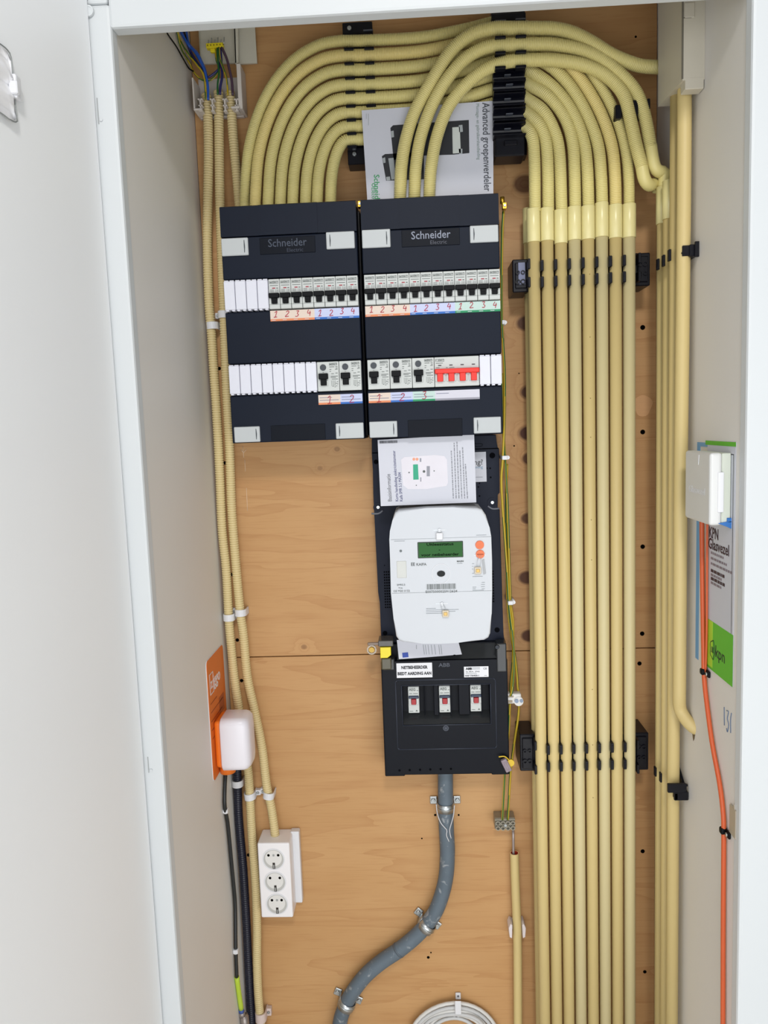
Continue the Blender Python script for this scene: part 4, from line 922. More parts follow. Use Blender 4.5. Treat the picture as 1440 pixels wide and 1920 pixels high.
# ---- meter
t = thing('electricity_meter', 'white electricity meter with green display and two orange buttons', 'meter', U(828, 1206, -.08))
ym_ = -.120
out = [(747, 957.5), (800, 952.5), (850, 951), (895, 952.5), (904, 955), (911, 965.6), (918, 989), (921, 1006), (922.5, 1050), (922.8, 1105), (922, 1150), (919.5, 1188), (916, 1196), (908, 1200.5), (858, 1205.5), (825, 1207.2), (791, 1207), (756, 1204.5), (748, 1201), (743, 1194), (738, 1161), (733, 1112), (731.5, 1050), (730, 1012), (731, 996), (736, 975), (740.5, 962)]
q = [U(*p, ym_) for p in out]; q = [(p[0], p[2]) for p in q]
mb = MB(); mb.prism(q, ym_, -.0352, .004, seg=4); link('housing', mb, mat('meter_white', 'C7CBD1', .32, var=.008), t)
SEAM = mat('seam_grey', 'AEB4B8', .6)
def on(u, v, dy=-.0006): return U(u, v, ym_ + dy)
for a, b_ in (((733, 1012), (921, 1006)), ((735, 1112.5), (922, 1107.5))):
    mb = MB(); mb.cyl(on(*a, -.0000), on(*b_, -.0000), .0004, 5); link('cover_seam', mb, SEAM, t)
mb = MB(); pxbox(mb, 783, 1015.5, 868.5, 1046, ym_ - .0012, ym_ + .001, .0008); d_ = link('display_bezel', mb, mat('bezel_dark', '2C3E30', .4), t)
mb = MB(); pxbox(mb, 785, 1017.3, 866.8, 1044.3, ym_ - .0016, ym_); 
lc = mat('lcd_green', '1F5A1F', .3, var=.15, scale=12, spec=.2); link('display_glass', mb, lc, d_)
LT = mat('lcd_ink', '040D05', .6, spec=.05)
c = on(825, 1020.5, -.0018); text(d_, 'Uitleesstatus', c, .0066, LT, width=.044, bold=.00012)
c = on(824, 1030.5, -.0018); text(d_, '-', c, .008, LT, bold=.00015)
c = on(825, 1040, -.0018); text(d_, 'voor netbeheerder', c, .0066, LT, width=.062, bold=.00012)
OB = mat('button_orange', 'E0703E', .4)
for (u, v) in ((899.4, 1021.6), (900.3, 1039)):
    c = on(u, v, 0); b_ = link('push_button', MB().cyl((0, .0005, 0), (0, -.0022, 0), .0073, 24, .0069), OB, t, (c[0], ym_, c[2]))
    if v > 1030: link('button_slot', MB().box(-.0052, .0052, -.0026, -.0020, -.0008, .0008), mat('slot_rust', 'A3492A', .6), b_, (c[0], ym_, c[2]))
c = on(780, 1061, 0)
text(t, 'KAIFA', on(790, 1058.5), .0062, INK, width=.0165, bold=.00005)
mb = MB()
for (a, b2, c2, d2) in ((0, .0028, 0, .0009), (0, .0028, .0022, .0031), (0, .0028, .0045, .0054), (0, .0009, 0, .0054), (.0034, .0062, 0, .0009), (.0034, .0062, .0022, .0031), (.0034, .0062, .0045, .0054), (.0034, .0043, 0, .0054)): mb.box(a, b2, -.0002, .0002, c2, d2)
link('emblem', mb, INK, t, on(771, 1061, -.0002))
c = on(827, 1075.5, 0); mb = MB(); mb.ring((0, 0), .0155, .0146, -.0008, .0004, 32, ez=1.08); link('optical_port', mb, WHITE, t, (c[0], ym_, c[2]))
mb = MB(); mb.ring((0, 0), .0067, .0003, -.0010, .0004, 24, ez=.75); link('port_window', mb, mat('port_black', '0A1010', .3, spec=.2), t, (c[0], ym_ - .0002, c[2]))
c = on(751.4, 1033, 0); link('led_hole', MB().cyl((0, .0003, 0), (0, -.0008, 0), .0021, 14), mat('led_grey', '5F6668', .4), t, (c[0], ym_, c[2]))
mb = MB(); pxbox(mb, 744, 1052, 762.3, 1084, ym_ - .0008, ym_ + .001, .0007); link('side_cover', mb, mat('cover_offwhite', 'C9CBC7', .4), t)
bm = MB(); x = 0; rnd = random.Random(3)
while x < .048:
    wv = rnd.choice((.0004, .0006, .0009)); bm.box(x, x + wv, -.0002, .0002, 0, .0090); x += wv + rnd.choice((.0004, .0006, .0008))
link('barcode', bm, INK, t, on(800, 1105.5, -.0002))
text(t, 'E0075000025912624', on(827.5, 1109.3), .0056, INK, width=.052)
text(t, 'SMR5.5', on(752, 1096.7), .0040, INK, width=.0135); text(t, '75 imp', on(751, 1102.5), .0028, INK, width=.0065); text(t, 'CE M20 0122', on(753, 1108.3), .0044, INK, width=.027)
text(t, 'MA304', on(863, 1052.5), .0036, INK, width=.011, bold=.0001)
def lines(par, spec, m, dy=-.0002, yb4=None, hh=.9):
    mb = MB()
    for (u0, u1, v) in spec:
        a = U(u0, v, yb4); b2 = U(u1, v, yb4); mb.box(a[0], b2[0], yb4 - .0002, yb4 + .0003, a[2] - .0004 * hh, a[2] + .0004 * hh)
    return link('fine_print', mb, m, par)
LI = mat('fine_ink', '8E9499', .7)
lines(t, [(739, 759, 1014.8), (893, 912, 1003.5), (857, 867, 1056.5), (799, 817, 1141), (799, 860, 1144.2), (799, 854, 1147.4), (799, 829, 1150.6), (886, 905, 1081), (886, 893, 1101), (903, 909, 1092), (902, 909, 1096), (902, 909, 1100), (886, 892, 1104), (903, 909, 1104), (886, 907, 1107), (885, 889, 1057), (885, 887, 1062), (885, 887, 1067), (885, 889, 1075)], LI, yb4=ym_ - .0002)
def seal(u, v, du, dv, tagm, name='seal_tag'):
    s = link('seal', MB().cyl((0, .0004, 0), (0, -.002, 0), .0030, 14), mat('seal_grey', 'B9BBBE', .3, .4), t, on(u, v, 0))
    mb = MB(); a = on(u, v, -.002); b2 = on(u + du, v + dv, -.0035); mb.path([a + np.array([-.0015, 0, 0]), (a + b2) / 2 + np.array([-.0032, -.001, 0]), b2], .00035, 5); mb.path([a + np.array([.0015, 0, 0]), (a + b2) / 2 + np.array([.003, -.001, 0]), b2], .00035, 5)
    for s_ in (-1, 1): mb.box(a[0] + s_ * .003, a[0] + s_ * .010, ym_ - .0007, ym_ + .0002, a[2] - .0004, a[2] + .0004)
    link('seal_wire', mb, STEEL, s)
    mb = MB(); mb.box(-.0055, .0055, -.0022, .001, -.0065, .0055, .0025, 3); link(name, mb, tagm, s, b2)
    if tagm is not WHITE: mb = MB(); mb.box(-.0032, .0030, -.0030, -.002, -.0035, .0025, .0008); link('seal_core', mb, mat('seal_brass', 'B99A5C', .3, .5), s, b2)
TG = mat('seal_clear', 'CFC4B0', .2, var=.05)
seal(824, 994, 0, 11, WHITE); seal(828.4, 1132, 7, 18, TG); seal(900, 1041, -4, 28, TG)
mb = MB(); mb.prism([(-.0025, .012), (.001, .014), (.0035, -.010), (-.0005, -.012)], -.0006, .0004); link('seal_shadow_tag', mb, mat('tag_grey', 'A9ACB0', .5), t, on(907, 1064, -.0008))

# ---- leaflets by the meter
bk = booklet('meter_leaflet', 'white leaflet with a printed meter picture, tucked between fuse box and meter', 'leaflet', [(708, 825), (889, 814), (893, 942), (714, 949)], -.0945, .0012)
yl = -.0946
flat(bk, 'printed_meter', [(752, 862), (758, 857), (815, 853), (833, 855), (838, 862), (840, 905), (837, 911), (800, 917), (765, 917), (756, 910)], yl, mat('print_pinkish', 'DAD7DF', .5))
flat(bk, 'printed_display', [(774.5, 871), (783.5, 870.5), (785, 899), (775, 899.5)], yl - .0003, mat('print_teal', '25A07C', .5))
mo = mat('print_orange', 'E29A7C', .5)
for (u, v) in ((776, 861), (782, 861)): link('printed_button', MB().cyl((0, .0002, 0), (0, -.0003, 0), .0024, 12), mo, bk, U(u, v, yl - .0003))
for (u, v, r) in ((795, 884, .0022), (767, 886, .0012), (814, 883, .001), (780.5, 910, .0009), ): link('printed_dot', MB().cyl((0, .0002, 0), (0, -.0003, 0), r, 12), INK, bk, U(u, v, yl - .0003))
for pl in ([(800, 874), (806, 874), (806, 893), (800, 893)], [(787, 859), (790, 859), (790, 866), (787, 866)], [(788, 895), (790, 895), (790, 903), (788, 903)]): flat(bk, 'printed_text', pl, yl - .0003, mat('print_mid', '8F919B', .5))
NI = mat('ink_navy', '2B2F6B', .6)
def vtext(u, v0, v1, s, size, m_, bold=0):
    a = U(u, v0, yl - .0002); b2 = U(u - (v0 - v1) * .04, v1, yl - .0002); c = (a + b2) / 2; L0 = abs(b2[2] - a[2])
    text(bk, s, c, size, m_, (-.03, 0, 1), (-1, 0, -.03), width=L0, bold=bold)
vtext(731, 940, 889, 'Basisinformatie', .0095, mat('ink_soft', '5F6166', .6)); vtext(743.5, 940, 845, 'Korte handleiding elektriciteitsmeter', .0072, NI); vtext(752, 940, 886, 'Kaifa SMR 5.5 MA304', .0072, NI)
def words(n_len, rg, lo=.0012, hi=.0060, gap=.0011):
    o, x = [], 0.0
    while x < n_len - lo:
        w_ = min(rg.uniform(lo, hi), n_len - x); o.append((x, x + w_)); x += w_ + gap
    return o
rg = random.Random(8); mb = MB()      # block of print too small to read: rows of word-length dashes
for k, v1 in enumerate((843, 828, 827, 843, 837, 870)):
    a = U(850 + k * 5.3, 934.5, yl); b2 = U(850 + k * 5.3 - 4, v1, yl)
    for (p0, p1) in words(b2[2] - a[2], rg):
        sx_ = a[0] + (b2[0] - a[0]) * p0 / (b2[2] - a[2]); mb.box(sx_ - .0008, sx_ + .0008, yl - .0003, yl, a[2] + p0, a[2] + p1)
link('fine_print', mb, mat('print_soft', '85878F', .6), bk)
bm = MB(); x = 0
while x < .029:
    wv = rnd.choice((.0004, .0007, .001)); bm.box(x, x + wv, -.0002, .0002, 0, .0042); x += wv + rnd.choice((.0004, .0006))
link('barcode', bm, INKD, bk, U(712, 831.5, yl - .0002))
bk = booklet('info_card', 'small white card mostly hidden behind the meter leaflet, ending in a question mark', 'card', [(860, 849), (911, 847), (912.5, 903), (862, 905)], -.0372, .0012)
text(bk, 'ng?', U(897, 867, -.0376), .013, mat('ink_soft', '5F6166', .6), width=.0150, bold=.0002); text(bk, 'oning', U(897, 876, -.0376), .007, mat('ink_sky', '7E9FB8', .6), width=.0150)
lines(bk, [(890, 905, 895)], LI, yb4=-.0374)

# ================================================================== MAIN FUSE BLOCK
t = thing('main_fuse_block', 'black main fuse housing with three small breakers below the meter', 'fuse housing', U(836, 1455, 0))
ya_ = -.065
def on2(u, v, dy=0): return U(u, v, ya_ + dy)
out = [(737, 1238), (928, 1235.5), (944, 1236), (950, 1240), (952.7, 1392), (955, 1452), (860, 1453), (859, 1450.5), (812, 1451), (811, 1454), (721, 1456.5), (717.5, 1330), (716, 1242)]
q = [on2(*p) for p in out]; mb = MB()
# front shell with a real pocket: four frame pieces around it
px0, px1, pz0, pz1 = rect(755, 1285, 919, 1358, ya_)
ox0, ox1, oz0, oz1 = rect(718, 1238, 953.5, 1454.5, ya_)
mb.box(ox0, px0, ya_, -.001, oz0, oz1, .002, 2); mb.box(px1, ox1, ya_, -.001, oz0, oz1, .002, 2); mb.box(px0 - .004, px1 + .004, ya_, -.001, pz1, oz1, .002, 2); mb.box(px0 - .004, px1 + .004, ya_, -.001, oz0 + .002, pz0, .002, 2)
mb.box(px0 - .001, px1 + .001, ya_ + .022, -.001, pz0, pz1)
link('housing', mb, ABBK, t)
# shelf (sloped lower lip of the pocket) and dividers
sp = MB(); sp.prism([(ya_ + .001, pz0), (ya_ + .022, pz0 + .017), (ya_ + .022, pz0)], px0, px1, ax='x'); link('pocket_lip', sp, SMOKE, t)
for (u0, u1) in ((795.5, 797), (814, 822.5), (844.8, 847), (861, 881), (903, 905)):
    mb = MB(); xa, xb = on2(u0, 1320)[0], on2(u1, 1320)[0]; mb.box(xa, xb, ya_ + .008, ya_ + .0225, pz0 + .014, pz1 - .001, .0006); link('divider', mb, ABBK, t)
# raised outline
rx0, rx1, rz0, rz1 = rect(743.5, 1274, 930, 1404, ya_); 
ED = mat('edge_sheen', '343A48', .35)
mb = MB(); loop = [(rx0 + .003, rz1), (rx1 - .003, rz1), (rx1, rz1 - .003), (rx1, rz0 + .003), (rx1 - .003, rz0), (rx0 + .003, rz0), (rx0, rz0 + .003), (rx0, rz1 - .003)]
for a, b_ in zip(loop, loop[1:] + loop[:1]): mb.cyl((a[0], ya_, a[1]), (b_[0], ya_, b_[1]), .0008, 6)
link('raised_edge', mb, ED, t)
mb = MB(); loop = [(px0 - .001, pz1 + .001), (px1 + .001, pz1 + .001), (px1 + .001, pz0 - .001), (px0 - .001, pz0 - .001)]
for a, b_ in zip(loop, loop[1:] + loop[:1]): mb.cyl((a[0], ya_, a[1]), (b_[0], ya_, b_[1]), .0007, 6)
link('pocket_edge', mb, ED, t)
for k, (u0, u1, va, vb) in enumerate(((765.5, 786, 1287.5, 1337), (823.5, 844.5, 1286, 1336), (882, 903, 1284.5, 1334))):
    xa, xb, za, zb2 = rect(u0, va, u1, vb, ya_ + .010); yf = ya_ + .010; mb = MB(); mb.box(xa, xb, yf, ya_ + .0222, za, zb2, .0008)
    mb.box(xa + .001, xa + .0052, yf - .003, yf + .002, (za + zb2) / 2 - .008, (za + zb2) / 2 + .003, .0005); mb.box(xb - .0052, xb - .001, yf - .003, yf + .002, (za + zb2) / 2 - .008, (za + zb2) / 2 + .003, .0005)
    o = link('circuit_breaker', mb, BREAK, t)
    zc = (za + zb2) / 2
    link('window_band', MB().box(xa + .0006, xb - .0006, yf - .0035, yf + .001, zc + .0030, zc + .0078, .001), mat('smoke_blue', '2B3850', .15), o)
    link('toggle', MB().box((xa + xb) / 2 - .0042, (xa + xb) / 2 + .0042, yf - .006, yf + .001, zc - .0070, zc + .0030, .0006), mat('toggle_red', 'A3242B', .4), o)
    text(o, 'AEG', ((xa + xb) / 2 - .002, yf - .0003, zb2 - .0055), .0066, INK, width=.0115, bold=.0001)
    mm_ = MB(); mm_.box(xb - .004, xb - .001, yf - .0003, yf, zb2 - .0075, zb2 - .0067); mm_.box(xa + .002, xa + .007, yf - .0003, yf, zb2 - .013, zb2 - .0122); mm_.box(xa + .009, xb - .002, yf - .0003, yf, zb2 - .013, zb2 - .0122); mm_.box(xa + .002, xa + .008, yf - .0003, yf, za + .003, za + .0038); mm_.prism([(xb - .007, za + .003), (xb - .003, za + .003), (xb - .005, za + .006)], yf - .0003, yf); link('printed_marks', mm_, INK, o)
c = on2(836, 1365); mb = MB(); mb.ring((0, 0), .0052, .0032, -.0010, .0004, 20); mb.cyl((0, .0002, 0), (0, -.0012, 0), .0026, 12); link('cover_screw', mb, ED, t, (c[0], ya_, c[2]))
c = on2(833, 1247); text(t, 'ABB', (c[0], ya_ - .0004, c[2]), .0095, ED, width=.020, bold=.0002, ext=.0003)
for u in range(6): c = on2(749 + u * 19.3, 1444.5 - u * .6); link('knockout', MB().cyl((0, .0003, 0), (0, -.0004, 0), .0021, 10), GR, t, (c[0], ya_, c[2]))
STK = mat('sticker_white', 'E2E3E8', .45)
xa, xb, za, zb2 = rect(743.5, 1243, 810.5, 1270.5, ya_); s_ = link('sticker', MB().box(xa, xb, ya_ - .0005, ya_ + .0003, za, zb2, .0002), STK, t)
text(s_, 'NETBEHEERDER', ((xa + xb) / 2, ya_ - .0007, zb2 - .008), .0074, INKD, width=.046, bold=.0003); text(s_, 'BIEDT AARDING AAN', ((xa + xb) / 2, ya_ - .0007, za + .0075), .0074, INKD, width=.059, bold=.0003)
xa, xb, za, zb2 = rect(870, 1249.5, 916, 1269.5, ya_); s_ = link('sticker', MB().box(xa, xb, ya_ - .0005, ya_ + .0003, za, zb2, .0002), STK, t)
text(s_, 'ABB', (xa + .0085, ya_ - .0007, zb2 - .0038), .0052, INKD, width=.011, bold=.0003); text(s_, 'CE', (xb - .006, ya_ - .0007, zb2 - .0042), .0046, INKD, width=.006)
text(s_, '3x 80A  IP40', (xa + .015, ya_ - .0007, zb2 - .0092), .0036, INK, width=.024); text(s_, 'HAF 730420-1', (xa + .014, ya_ - .0007, za + .0028), .0036, INKD, width=.024, bold=.0001)
lines(s_, [(885, 900, 1252), (885, 900, 1254.5), (873, 894, 1263), (908, 913, 1266.5)], LI, yb4=ya_ - .0006)
# upper shoulder with smoky tray
mb = MB(); xa, xb, za, zb2 = rect(716, 1207, 949, 1240, -.045); mb.box(xa, xb, -.042, -.001, za - .003, zb2 + .001, .001); link('shoulder', mb, ABBK, t)
mb = MB(); xa, xb, za, zb2 = rect(745, 1208, 930, 1238, -.045); mb.prism([(-.043, zb2), (-.064, za - .001), (-.043, za - .001)], xa, xb, ax='x'); link('smoky_slope', mb, SMOKE, t)
for (u0, u1) in ((717, 740), (931, 950)):
    mb = MB(); xa, xb, za, zb2 = rect(u0, 1206 if u0 > 900 else 1235, u1, 1260 if u0 > 900 else 1257, -.066); mb.box(xa, xb, -.067, -.04, za, zb2, .002, 2); link('corner_clamp', mb, SMOKE, t)
c = U(932, 1213, -.067); screw(t, c[0], c[2], -.067, .0042, mat('dark_screw', '33363C', .4, .6))
bk = booklet('folded_leaflet', 'white leaflet with a small blue picture sticking out under the meter', 'leaflet', [(744, 1200), (858, 1198), (866, 1227), (805, 1232), (748, 1236)], -.0685, .001)
flat(bk, 'printed_picture', [(754, 1224), (765, 1223), (766, 1232), (755, 1233)], -.0686, mat('print_blue', '2344A0', .5))
for u in (780, 793, 797, 802, 808, 814, 822, 826): flat(bk, 'printed_lines', [(u, 1209), (u + .9, 1209), (u + 3.2, 1227), (u + 2.3, 1227)] if u > 790 else [(u, 1209), (u + .9, 1209), (u + 1.3, 1217), (u + .4, 1217)], -.0686, LI)
flat(bk, 'punched_hole', [(849, 1228.5), (852, 1227.3), (855, 1228), (852, 1229.8)], -.0686, HOLE)
# yellow seals
t = thing('security_seal', 'yellow security seal in a clear clamp at the left shoulder of the fuse housing', 'seal', U(723, 1234, -.07))
mb = MB(); xa, xb, za, zb2 = rect(713, 1214, 733, 1234, -.078); mb.prism([(xa, zb2), (xa, za), (xa + .012, za), (xb, za + .005), (xb, zb2)], -.078, -.066, .001); link('seal_body', mb, SEALY, t)
mb = MB(); xa, xb, za, zb2 = rect(709, 1203, 737, 1213, -.078); mb.box(xa, xb, -.076, -.042, za, zb2 + .001, .001); link('clamp', mb, mat('clamp_grey', '4A4845', .15, var=.3, scale=80), t)
mb = MB(); xa, xb, za, zb2 = rect(715, 1234, 734, 1256, -.074); mb.box(xa, xb, -.0745, -.066, za, zb2, .002, 2); link('smoky_cap', mb, mat('olive_smoke', '4A452F', .15), t)
mb = MB(); xa, xb, za, zb2 = rect(689, 1204, 716, 1210, -.07); mb.box(xa, xb, -.072, -.068, za, zb2, .0015, 2); link('clear_bar', mb, mat('bar_clear', '7C6A5C', .15, var=.2), t)
c = U(697, 1218, -.070); mb = MB(); mb.ring((0, 0), .0085, .0062, -.002, .002, 20); link('clear_ring', mb, CLEAR, t, c); mb = MB(); mb.cyl((0, .002, 0), (0, -.003, 0), .0046, 14); link('yellow_plug', mb, mat('seal_gold', 'C9A334', .3), t, c)
t = thing('security_seal', 'yellow and clear seal at the lower right corner of the fuse housing', 'seal', U(950, 1448, -.072))
c = U(957.5, 1430, -.072); link('yellow_disc', MB().cyl((0, .002, 0), (0, -.002, 0), .0062, 18), mat('seal_gold2', 'D9B72A', .35), t, c)
mb = MB(); mb.path([U(935, 1419, -.072), U(946, 1418.5, -.072), U(953, 1424, -.072), c], .0012, 6); link('yellow_strap', mb, mat('seal_gold2', 'D9B72A', .35), t)
mb = MB(); mb.box(-.0055, .0055, -.005, .003, -.012, .012, .0015, 2); mb.box(-.002, .002, -.0056, -.004, -.008, .008, .0005); rotated(mb, math.radians(-24), (0, 0, 0)); link('clear_barrel', mb, mat('barrel_smoke', '8D8088', .15, var=.3, scale=120), t, U(949, 1434, -.0735))

# ================================================================== EARTH WIRES
def yg(pts, y, lab, r=.0021): smooth_tube('earth_wire', P(pts, y), r, [YEL, GRN], lab, 'wire', seg=12, step=.006, stripes={3, 4, 9, 10}, twist=.06)
yg([(944, 396), (942, 430), (941, 475), (940.5, 540), (941, 600), (943.5, 650), (946, 700), (946, 781), (943, 858), (940, 900), (943, 960), (950, 1060), (954, 1128), (961, 1190), (964, 1240), (961, 1290), (957, 1305)], -.052, 'earth wire running down from the terminal beside the right fuse box')
yg([(941, 700), (942.5, 760), (943, 800), (947, 858), (950.5, 920), (953, 990), (955, 1060), (957.5, 1128), (962, 1170), (961.5, 1240), (958, 1280), (955.5, 1330), (953.5, 1375), (948, 1420), (946, 1460), (944, 1500), (942, 1537)], -.044, 'earth wire nearest the meter board, ending in the metal terminal block')
yg([(951, 870), (949, 940), (950, 1040), (951.5, 1128), (958, 1190), (967, 1240), (971, 1290), (973, 1310), (972, 1340), (967, 1375), (961, 1415), (957, 1450), (954, 1500), (952, 1537)], -.036, 'earth wire bowing furthest right beside the fuse housing')
def tie(u, v, lab, w=9):
    c = U(u, v, -.048); t = thing('cable_tie_clip', lab, 'cable clip', (c[0], 0, c[2]))
    mb = MB(); mb.box(-w * .00055, w * .00045, -.008, .046, -.0035, .0035, .0012, 2); link('band', mb, WHITE, t, c); mb = MB(); mb.cyl((w * .0006, .03, 0), (w * .0006, -.003, 0), .0032, 12); link('pin_head', mb, WHITE, t, c)
tie(943.5, 605, 'tiny white clip on the earth wire beside the right fuse box', 5); tie(946, 858, 'white clip on the earth wires just below the right fuse box'); tie(957, 1129, 'white clip on the earth wires beside the meter')
t = thing('wire_connector', 'clear white lever connector on the earth wire right of the fuse housing', 'connector', U(966, 1322, -.04))
mb = MB(); xa, xb, za, zb2 = rect(950, 1301, 982, 1321, -.052); mb.box(xa, xb - .004, -.052, -.036, za + .001, zb2, .003, 3); mb.cyl((xb - .009, -.054, za + .006), (xb - .009, -.038, za + .006), .0082, 16); link('housing', mb, mat('connector_clear', 'D8D6D2', .2), t)
for (dx, r) in ((.019, .0036), (.0275, .0030)): link('lever_window', MB().cyl((0, .001, 0), (0, -.0012, 0), r, 14), mat('window_bluegrey', '7F8FA6', .25), t, (xa + dx - .002, -.0545, za + .0075))
mb = MB(); mb.box(xa + .001, xa + .012, -.0535, -.052, zb2 - .006, zb2 - .003, .0005); mb.box(xa + .001, xa + .010, -.0535, -.052, za + .004, za + .008, .0005); link('contact', mb, mat('contact_tan', '9C8F7A', .4), t)
t = thing('terminal_block', 'small metal four-way terminal block where the earth wires end', 'terminal', U(947, 1560, 0))
xa, xb, za, zb2 = rect(928, 1535, 966, 1556, -.030)
mb = MB(); mb.box(xa, xb, -.028, -.001, za, zb2, .001); mb.box(xa, xb, -.030, -.026, zb2 - .004, zb2 - .001, .0004)
for k in range(4): 
    for z in (za + .004, zb2 - .008): mb.ring((xa + .0055 + k * .009, z), .0044, .0026, -.032, -.027, 14)
link('body', mb, mat('terminal_metal', '8F8A7C', .35, .4, var=.25, scale=90), t)
for k in range(4):
    for z in (za + .004, zb2 - .008): link('clamp_screw', MB().cyl((0, 0, 0), (0, -.001, 0), .0025, 10), mat('screw_dull', '6E6A60', .3, .7), t, (xa + .0055 + k * .009, -.0285, z))
screw(t, (xa + xb) / 2 + .0005, (za + zb2) / 2 - .001, -.0315, .0032)
smooth_tube('earth_rod', P([(962, 1552), (962.5, 1575), (963, 1625)], -.014), .0024, mat('rod_grey', 'A79C98', .35, .5), 'bare grey conductor joining the terminal block to the short conduit', 'conductor', seg=10)
t = thing('smooth_conduit', 'short cream conduit with open red-lined top below the terminal block', 'conduit', (.19, -.014, .02))
pp = P([(964.5, 1599), (966, 1650), (970, 1753), (971, 1850), (971.5, 1970)], -.014); pp = down(pp); c = resample(catmull(pp, 8), .02)
V, Fc = tube_np(c, [.0083] * len(c), 20, caps=False); n0 = len(V); V2, F2_ = tube_np(c[:4], [.0068] * 4, 20, caps=False)
mb = MB(); mb.raw(V, Fc); link('pipe', mb, CREAM, t); mb = MB(); mb.raw(V2, [f[::-1] for f in F2_]); link('red_lining', mb, mat('pipe_red', 'B5331E', .6), t)
mb = MB(); V3 = V[:20] + V2[:20]; mb.raw(V3, [(i, (i + 1) % 20, 20 + (i + 1) % 20, 20 + i) for i in range(20)]); link('rim', mb, mat('rim_cream', 'E4C193', .5), t)
c = U(968.5, 1738, -.014); t = thing('pipe_clip', 'white open clip behind the short cream conduit', 'pipe clip', (c[0], -.001, c[2]))
for s_ in (-1, 1):
    mb = MB(); mb.prism([(s_ * .009, .012), (s_ * .0125, .015), (s_ * .016, .006), (s_ * .0145, -.012), (s_ * .010, -.014)], -.013, .012, .001); link('jaw', mb, mat('jaw_white', 'DCD3D3', .4), t, c)
link('clip_base', MB().box(-.013, .013, .009, .0135, -.010, .010), mat('jaw_white', 'DCD3D3', .4), t, c)

# ================================================================== GREY SERVICE CABLE + SADDLES
sc_ = [(834, 1430), (835, 1451), (835.5, 1497), (837, 1554), (839, 1597), (836, 1645), (825, 1688), (811, 1718), (785, 1750), (751, 1779), (714, 1804), (682.5, 1832), (657, 1867), (643, 1897), (637, 1920), (632, 1960)]
SRV = mat('service_grey', '5C6974', .55, var=.25, scale=18)
_n = SRV.node_tree.nodes; _l = SRV.node_tree.links
_z = _n.new('ShaderNodeTexNoise'); _z.inputs['Scale'].default_value = 75; _z.inputs['Detail'].default_value = 8; _z.inputs['Distortion'].default_value = .6
_l.new(_n['Geometry'].outputs['Position'], _z.inputs['Vector'])
_r = _n.new('ShaderNodeMapRange'); _r.inputs['From Min'].default_value = .60; _r.inputs['From Max'].default_value = .72; _r.inputs['To Max'].default_value = .75; _l.new(_z.outputs['Fac'], _r.inputs['Value'])
_m = _n.new('ShaderNodeMix'); _m.data_type = 'RGBA'; _l.new(_r.outputs[0], _m.inputs[0]); _l.new(_n['Mix'].outputs[2], _m.inputs[6]); _m.inputs[7].default_value = (.42, .44, .45, 1); _l.new(_m.outputs[2], _n['Principled BSDF'].inputs['Base Color'])
smooth_tube('service_pipe', down(P(sc_, -.020)), .0140, SRV, 'thick grey dusty service pipe snaking down from the fuse housing', 'pipe', seg=24, step=.008)
smooth_tube('repair_ring', P([(749, 1780), (746, 1782.5)], -.020), .0146, mat('service_dark', '56616B', .5), 'dark joint ring around the bend of the grey service pipe', 'ring', seg=24)
def metal_saddle(u, v, ang, label, wire=False):
    c = U(u, v, -.020); t = thing('pipe_saddle', label, 'pipe saddle', (c[0], -.001, c[2]))
    mb = MB(); n_ = 14; ro, ri = .0158, .0145; out = [(ro * math.cos(a), -ro * math.sin(a)) for a in [math.pi * k / n_ for k in range(n_ + 1)]]; inn = [(ri * math.cos(a), -ri * math.sin(a)) for a in [math.pi * k / n_ for k in range(n_ + 1)]]
    tt = bmesh.new()
    O = [[tt.verts.new((p[0], p[1], z)) for p in out] for z in (-.008, .008)]; I = [[tt.verts.new((p[0], p[1], z)) for p in inn] for z in (-.008, .008)]
    for k in range(n_):
        tt.faces.new([O[0][k], O[0][k + 1], O[1][k + 1], O[1][k]]); tt.faces.new([I[0][k + 1], I[0][k], I[1][k], I[1][k + 1]])
        for e in (0, 1): tt.faces.new([O[e][k], O[e][k + 1], I[e][k + 1], I[e][k]])
    bmesh.ops.recalc_face_normals(tt, faces=tt.faces[:]); mb.add(tt)
    for s_ in (-1, 1): mb.box(s_ * .0147, s_ * .0162, -.001, .019, -.008, .008)
    mb.box(-.0158, .0158, -.0150, -.0140, -.002, .002) if False else None
    rb = MB(); rb.raw(*tube_np([(1.0 * (ro + .0002) * math.cos(a), -(ro + .0002) * math.sin(a), 0) for a in [math.pi * k / 16 for k in range(17)]], [.0012] * 17, 6))
    rotated(mb, ang, (0, 0, 0)); rotated(rb, ang, (0, 0, 0)); link('strap', mb, STEEL, t, c, smooth=True); link('rib', rb, STEEL, t, c)
    for s_ in (-1, 1):
        e = MB(); e.box(s_ * .0150, s_ * .0285, .0160, .0188, -.0075 + .004, .0075 + .004, .002, 2); rotated(e, ang, (0, 0, 0)); link('ear', e, STEEL, t, c)
        v_ = Vector((s_ * .0225, 0, .004)); v_.rotate(Matrix.Rotation(ang, 3, 'Y')); screw(t, c[0] + v_.x, c[2] + v_.z, -.0042, .0042)
    return t
metal_saddle(835.5, 1512, 0.0, 'metal saddle with two ears, top one on the grey service pipe')
metal_saddle(800, 1736, math.radians(38), 'metal saddle tilted across the bend of the grey service pipe')
metal_saddle(650, 1883, math.radians(24), 'metal saddle at the lower left end of the grey service pipe')
smooth_tube('binding_wire', P([(818, 1508), (820, 1525), (826, 1542), (834, 1552), (838, 1557), (837, 1566), (842, 1578)], -.0375), .0009, mat('binding_white', 'C9CBD0', .4), 'loose pale binding wire hanging left on the grey service pipe', 'wire', seg=6, step=.004)
